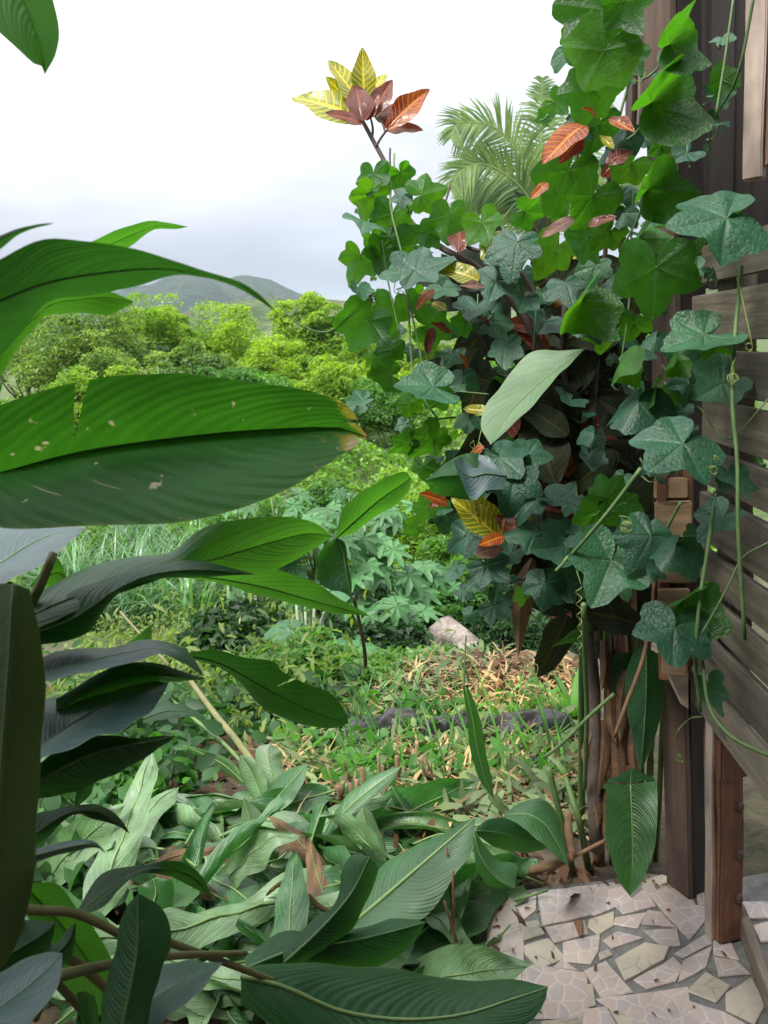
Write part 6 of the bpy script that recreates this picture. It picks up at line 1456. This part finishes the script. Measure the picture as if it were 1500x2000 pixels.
def tree(name, x, ytop, d, wpx, hpx, mat, label, seed, leaf=.22, n_cl=46, per=130, cat='tree', group='trees across the valley', trunk=True):
    rs = np.random.default_rng(seed); top = P(x, ytop, d); w = wpx / 2 / FPX * d; h = hpx / FPX * d
    gz = float(H(top[0], top[1])); cz = top[2] - h * .55
    gz = min(gz, top[2] - h * 1.05)
    t = empty(name, (top[0], top[1], gz), label, cat, group)
    C, cc = clumps_on((top[0], top[1], cz), (w, w, h * .52), int(n_cl * 2.3), w * .27, int(per * 1.0), rs)
    Vc, F, rnd = cards(C, leaf * 1.1, rs=rs, up_bias=.75, asp=.4)
    obj('crown', fast_mesh('crown', Vc - parent_origin(t), F, None, {'rnd': rnd}, smooth=False), mat, t)
    r0 = max(.05, w * .06)
    tube('trunk', [(top[0], top[1], gz - .3), (top[0] + .1 * w, top[1], (gz + cz) / 2), (top[0], top[1], cz + h * .1)], [r0, r0 * .8, r0 * .4], MT['bark_dark'], t, 7, 6)
    for k in range(7):
        c = cc[rs.integers(len(cc))]; s_ = np.array([top[0], top[1], (gz + cz) / 2 + h * .05 * k / 7])
        tube('limb', [s_, (s_ + c) / 2 + [0, 0, -.06 * h], c], [r0 * .4, r0 * .25, r0 * .08], MT['bark_dark'], t, 5, 5)
    return t
MT['tree_a'] = mat_cards('bright_tree_leaves', (.12, .24, .024), (.25, .50, .02), .45, .55, .35, .4, .35)
MT['tree_b'] = mat_cards('mid_tree_leaves', (.05, .145, .028), (.10, .30, .025), .4, .5, .4, .3, .4)
MT['tree_c'] = mat_cards('pale_tree_leaves', (.10, .19, .042), (.17, .35, .035), .38, .5, .45, .4, .5)
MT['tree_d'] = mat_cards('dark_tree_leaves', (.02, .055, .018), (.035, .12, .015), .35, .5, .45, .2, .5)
def build_background():
    # near rows first named by what they stand beside
    tree('round_tree', 600, 592, 46, 140, 190, MT['tree_a'], 'round vine covered bright tree standing right of the mountain peak', 21, .22, 60, 150)
    tree('spreading_tree', 430, 622, 44, 190, 190, MT['tree_a'], 'bright spreading tree directly below the mountain peak', 22, .24, 60, 140)
    tree('tall_tree', 290, 590, 40, 170, 210, MT['tree_a'], 'tall yellow green tree under the drooping leaf tip, left of the peak', 23, .22, 64, 150)
    tree('vine_covered_tree', 150, 612, 34, 230, 230, MT['tree_c'], 'large grey green vine covered tree at the left behind the heliconia', 24, .18, 70, 170)
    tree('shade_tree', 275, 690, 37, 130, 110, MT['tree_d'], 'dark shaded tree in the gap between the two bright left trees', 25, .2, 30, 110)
    tree('edge_tree', 10, 560, 38, 210, 260, MT['tree_c'], 'vine covered tree at the far left edge of the photo', 26, .2, 60, 150)
    tree('small_tree', 540, 680, 36, 150, 130, MT['tree_a'], 'small bright tree in front of the spreading tree', 27, .2, 46, 140)
    tree('bushy_tree', 700, 655, 44, 170, 170, MT['tree_a'], 'bushy bright tree half hidden by the left fringe of the vine', 28, .22, 54, 140)
    tree('slope_tree', 365, 690, 32, 170, 120, MT['tree_c'], 'low pale green tree on the slope above the scarred leaf', 29, .18, 50, 150)
    tree('slope_tree', 660, 720, 30, 170, 120, MT['tree_a'], 'yellow green tree on the slope right of the scarred leaf tip', 30, .18, 50, 150)
    tree('slope_tree', 470, 730, 30, 190, 120, MT['tree_b'], 'mid green tree on the slope touching the top of the scarred leaf', 31, .18, 50, 150)
    tree('hidden_tree', 860, 640, 40, 220, 200, MT['tree_a'], 'bright tree glimpsed through gaps in the middle of the vine', 32, .22, 54, 130)
    tree('hidden_tree', 1010, 690, 34, 220, 200, MT['tree_b'], 'green tree behind the dark heart of the shrub', 33, .22, 46, 120)
    tree('pale_sapling', 730, 560, 40, 46, 90, MT['tree_c'], 'thin pale sapling top against the sky left of the vine', 34, .2, 14, 60)
    tree('slope_tree', 160, 740, 30, 190, 120, MT['tree_a'], 'bright tree on the slope behind the torn edge of the scarred leaf', 35, .18, 46, 140)
    tree('slope_tree', 760, 745, 26, 150, 120, MT['tree_b'], 'green tree on the slope seen under the lower left vine leaves', 36, .15, 46, 150)
    # hillside thicket: one mass of climbing leaves
    n = 150000
    yy = 9.5 + 44 * rng.random(n) ** 1.25; ang = rng.uniform(-.62, .46, n); xx = yy * np.tan(ang)
    keep = ~((yy < 10.5) & (xx < -2.2))
    xx, yy = xx[keep], yy[keep]
    bump = .75 * np.abs(np.sin(xx * .9 + 1.3 * np.sin(yy * .5)) * np.sin(yy * .8 + 1.1 * np.sin(xx * .7))) * (1 + yy / 35) + .35 * np.abs(np.sin(xx * 2.3 + yy)) 
    z = H(xx, yy) + np.clip((yy - 9) / 3, .15, 1) * bump * rng.uniform(.8, 1.05, len(xx)) + .05
    V, F, rnd = cards(np.stack([xx, yy, z], 1), .065 + .0045 * yy, asp=.62, up_bias=.7)
    tag(obj('vine_thicket', fast_mesh('vine_thicket', V, F, None, {'rnd': rnd}, smooth=False), MT['thicket']), 'thick mass of climbing plants covering the slope', 'thicket', kind='stuff')
    # bushes on the bank behind the log
    def bush(x, ytop, d, w, h, m_, label, seed, leaf=.08, n_cl=40, per=120): tree('bush', x, ytop, d, w, h, MT[m_], label, seed, leaf, n_cl, per, 'bush', 'bushes on the bank')
    bush(960, 1050, 8.5, 280, 230, 'tree_b', 'leafy green bush above the fallen log', 51, .09, 60, 150)
    bush(1070, 1140, 6.4, 260, 250, 'tree_d', 'dark bush standing for the shadow right of the fallen log', 52, .09, 60, 130)  # shadow behind the log put into the dark leaf colour
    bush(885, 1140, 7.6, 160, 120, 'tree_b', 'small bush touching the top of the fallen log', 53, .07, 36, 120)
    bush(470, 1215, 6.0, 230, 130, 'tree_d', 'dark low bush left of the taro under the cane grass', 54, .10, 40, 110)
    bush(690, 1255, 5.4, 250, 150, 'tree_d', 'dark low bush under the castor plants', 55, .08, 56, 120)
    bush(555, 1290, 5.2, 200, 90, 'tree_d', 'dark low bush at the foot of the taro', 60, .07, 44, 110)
    bush(820, 1215, 6.6, 170, 130, 'tree_b', 'green bush between the castor leaves and the cut end of the log', 61, .07, 44, 120)
    bush(880, 960, 13, 260, 160, 'tree_a', 'bright bush behind the hanging orange croton leaf', 56, .11, 50, 140)
    bush(560, 985, 13, 260, 120, 'tree_b', 'green bush behind the tip of the long twisting leaf', 57, .11, 50, 140)
    bush(1230, 1000, 7.0, 260, 420, 'tree_d', 'added dark tall bush behind the pallet and stalks', 58, .10, 70, 130)  # added dark fill for the deep shade behind the shrub
    bush(1240, 640, 6.5, 360, 420, 'tree_d', 'added tall dark bush behind the upper vine by the wall', 59, .12, 70, 110)  # dark fill, added to block the bright background here
    bush(1480, 1540, 2.9, 170, 230, 'tree_d', 'dark leafy bush under the slatted wall at the right edge', 62, .05, 60, 120)
    bush(620, 1285, 4.6, 280, 150, 'tree_b', 'low leafy green bush in front of the taro stalks', 63, .06, 50, 110)
    bush(775, 1295, 4.8, 230, 130, 'tree_b', 'low leafy green bush at the edge of the clearing left of the spoil heap', 64, .06, 44, 110)
    bush(1030, 1235, 5.3, 170, 130, 'tree_d', 'small dark bush at the lower end of the fallen log', 65, .05, 36, 100)
    # coconut palm behind the vine
    pc = P(1068, 460, 16.0); gz = float(H(pc[0], pc[1]))
    pm = empty('coconut_palm', (pc[0], pc[1], gz), 'coconut palm with feathery fronds against the sky behind the vine', 'palm')
    tube('trunk', [(pc[0], pc[1], gz - .2), (pc[0] + .1, pc[1], (gz + pc[2]) / 2), tuple(pc)], [.17, .13, .12], MT['bark'], pm, 9, 10)
    def frond(path, ln, mat, seed):
        r = np.random.default_rng(seed); w = crom([P(*p) for p in path], 90); T = np.gradient(w, axis=0); T /= np.linalg.norm(T, axis=1)[:, None]
        V, F = [], []
        for i in range(6, 90):
            t = i / 90; L = ln * (math.sin(math.pi * (.12 + .86 * t)) ** .6) * r.uniform(.85, 1.1)
            for s_ in (-1, 1):
                side = np.cross(T[i], CF); side /= np.linalg.norm(side)
                dr_ = side * s_ * .8 + T[i] * .75 + np.array([0, 0, -.28]) + r.normal(0, .10, 3); dr_ /= np.linalg.norm(dr_)
                bw = np.cross(dr_, CF); bw /= np.linalg.norm(bw); q0 = w[i]; q1 = q0 + dr_ * L * .5 + np.array([0, 0, -.03 * L]); q2 = q0 + dr_ * L + np.array([0, 0, -.22 * L]); ww = .017
                b0 = len(V); V += [q0 - bw * ww, q0 + bw * ww, q1 + bw * ww * 1.3, q1 - bw * ww * 1.3, q2 + bw * .003, q2 - bw * .003]; F += [(b0, b0 + 1, b0 + 2, b0 + 3), (b0 + 3, b0 + 2, b0 + 4, b0 + 5)]
        o = obj('frond', fast_mesh('frond', np.array(V) - parent_origin(pm), np.array(F), None, {'rnd': r.random(len(V))}, smooth=False), mat, pm)
        v_, f_, uv = tube_arrays(w - parent_origin(pm), [.022, .014, .004], 5); obj('rachis', poly_mesh('rachis', v_, f_, uv), MT['palm_rib'], o)
    MT['palm_rib'] = mat_plain('palm_rib', (.2, .24, .09), (.26, .3, .12), 8, .6)
    mp = mat_cards('palm_leaflets', (.11, .20, .07), (.2, .36, .07), .4, .4, .3, .3, 2)
    for i, (pth, ln) in enumerate([([(1068, 460, 16), (1058, 330, 15.9), (1058, 230, 15.8), (1060, 150, 15.7)], .75), ([(1068, 460, 16), (1030, 340, 15.7), (975, 255, 15.4), (900, 240, 15.2), (880, 270, 15)], .95),
                                   ([(1068, 460, 16), (1020, 370, 15.6), (950, 322, 15.2), (900, 335, 14.9), (880, 372, 14.8)], .85), ([(1068, 460, 16), (1010, 400, 15.8), (940, 375, 15.6), (895, 400, 15.5)], .7),
                                   ([(1068, 460, 16), (1100, 330, 16.2), (1140, 240, 16.4), (1190, 200, 16.6)], .9), ([(1068, 460, 16), (1130, 380, 16.2), (1200, 340, 16.3), (1260, 360, 16.4)], .9), ([(1068, 460, 16), (1040, 420, 16.8), (990, 400, 17.5), (950, 430, 18)], .7)]):
        frond(pth, ln, mp, 70 + i)
build_background()
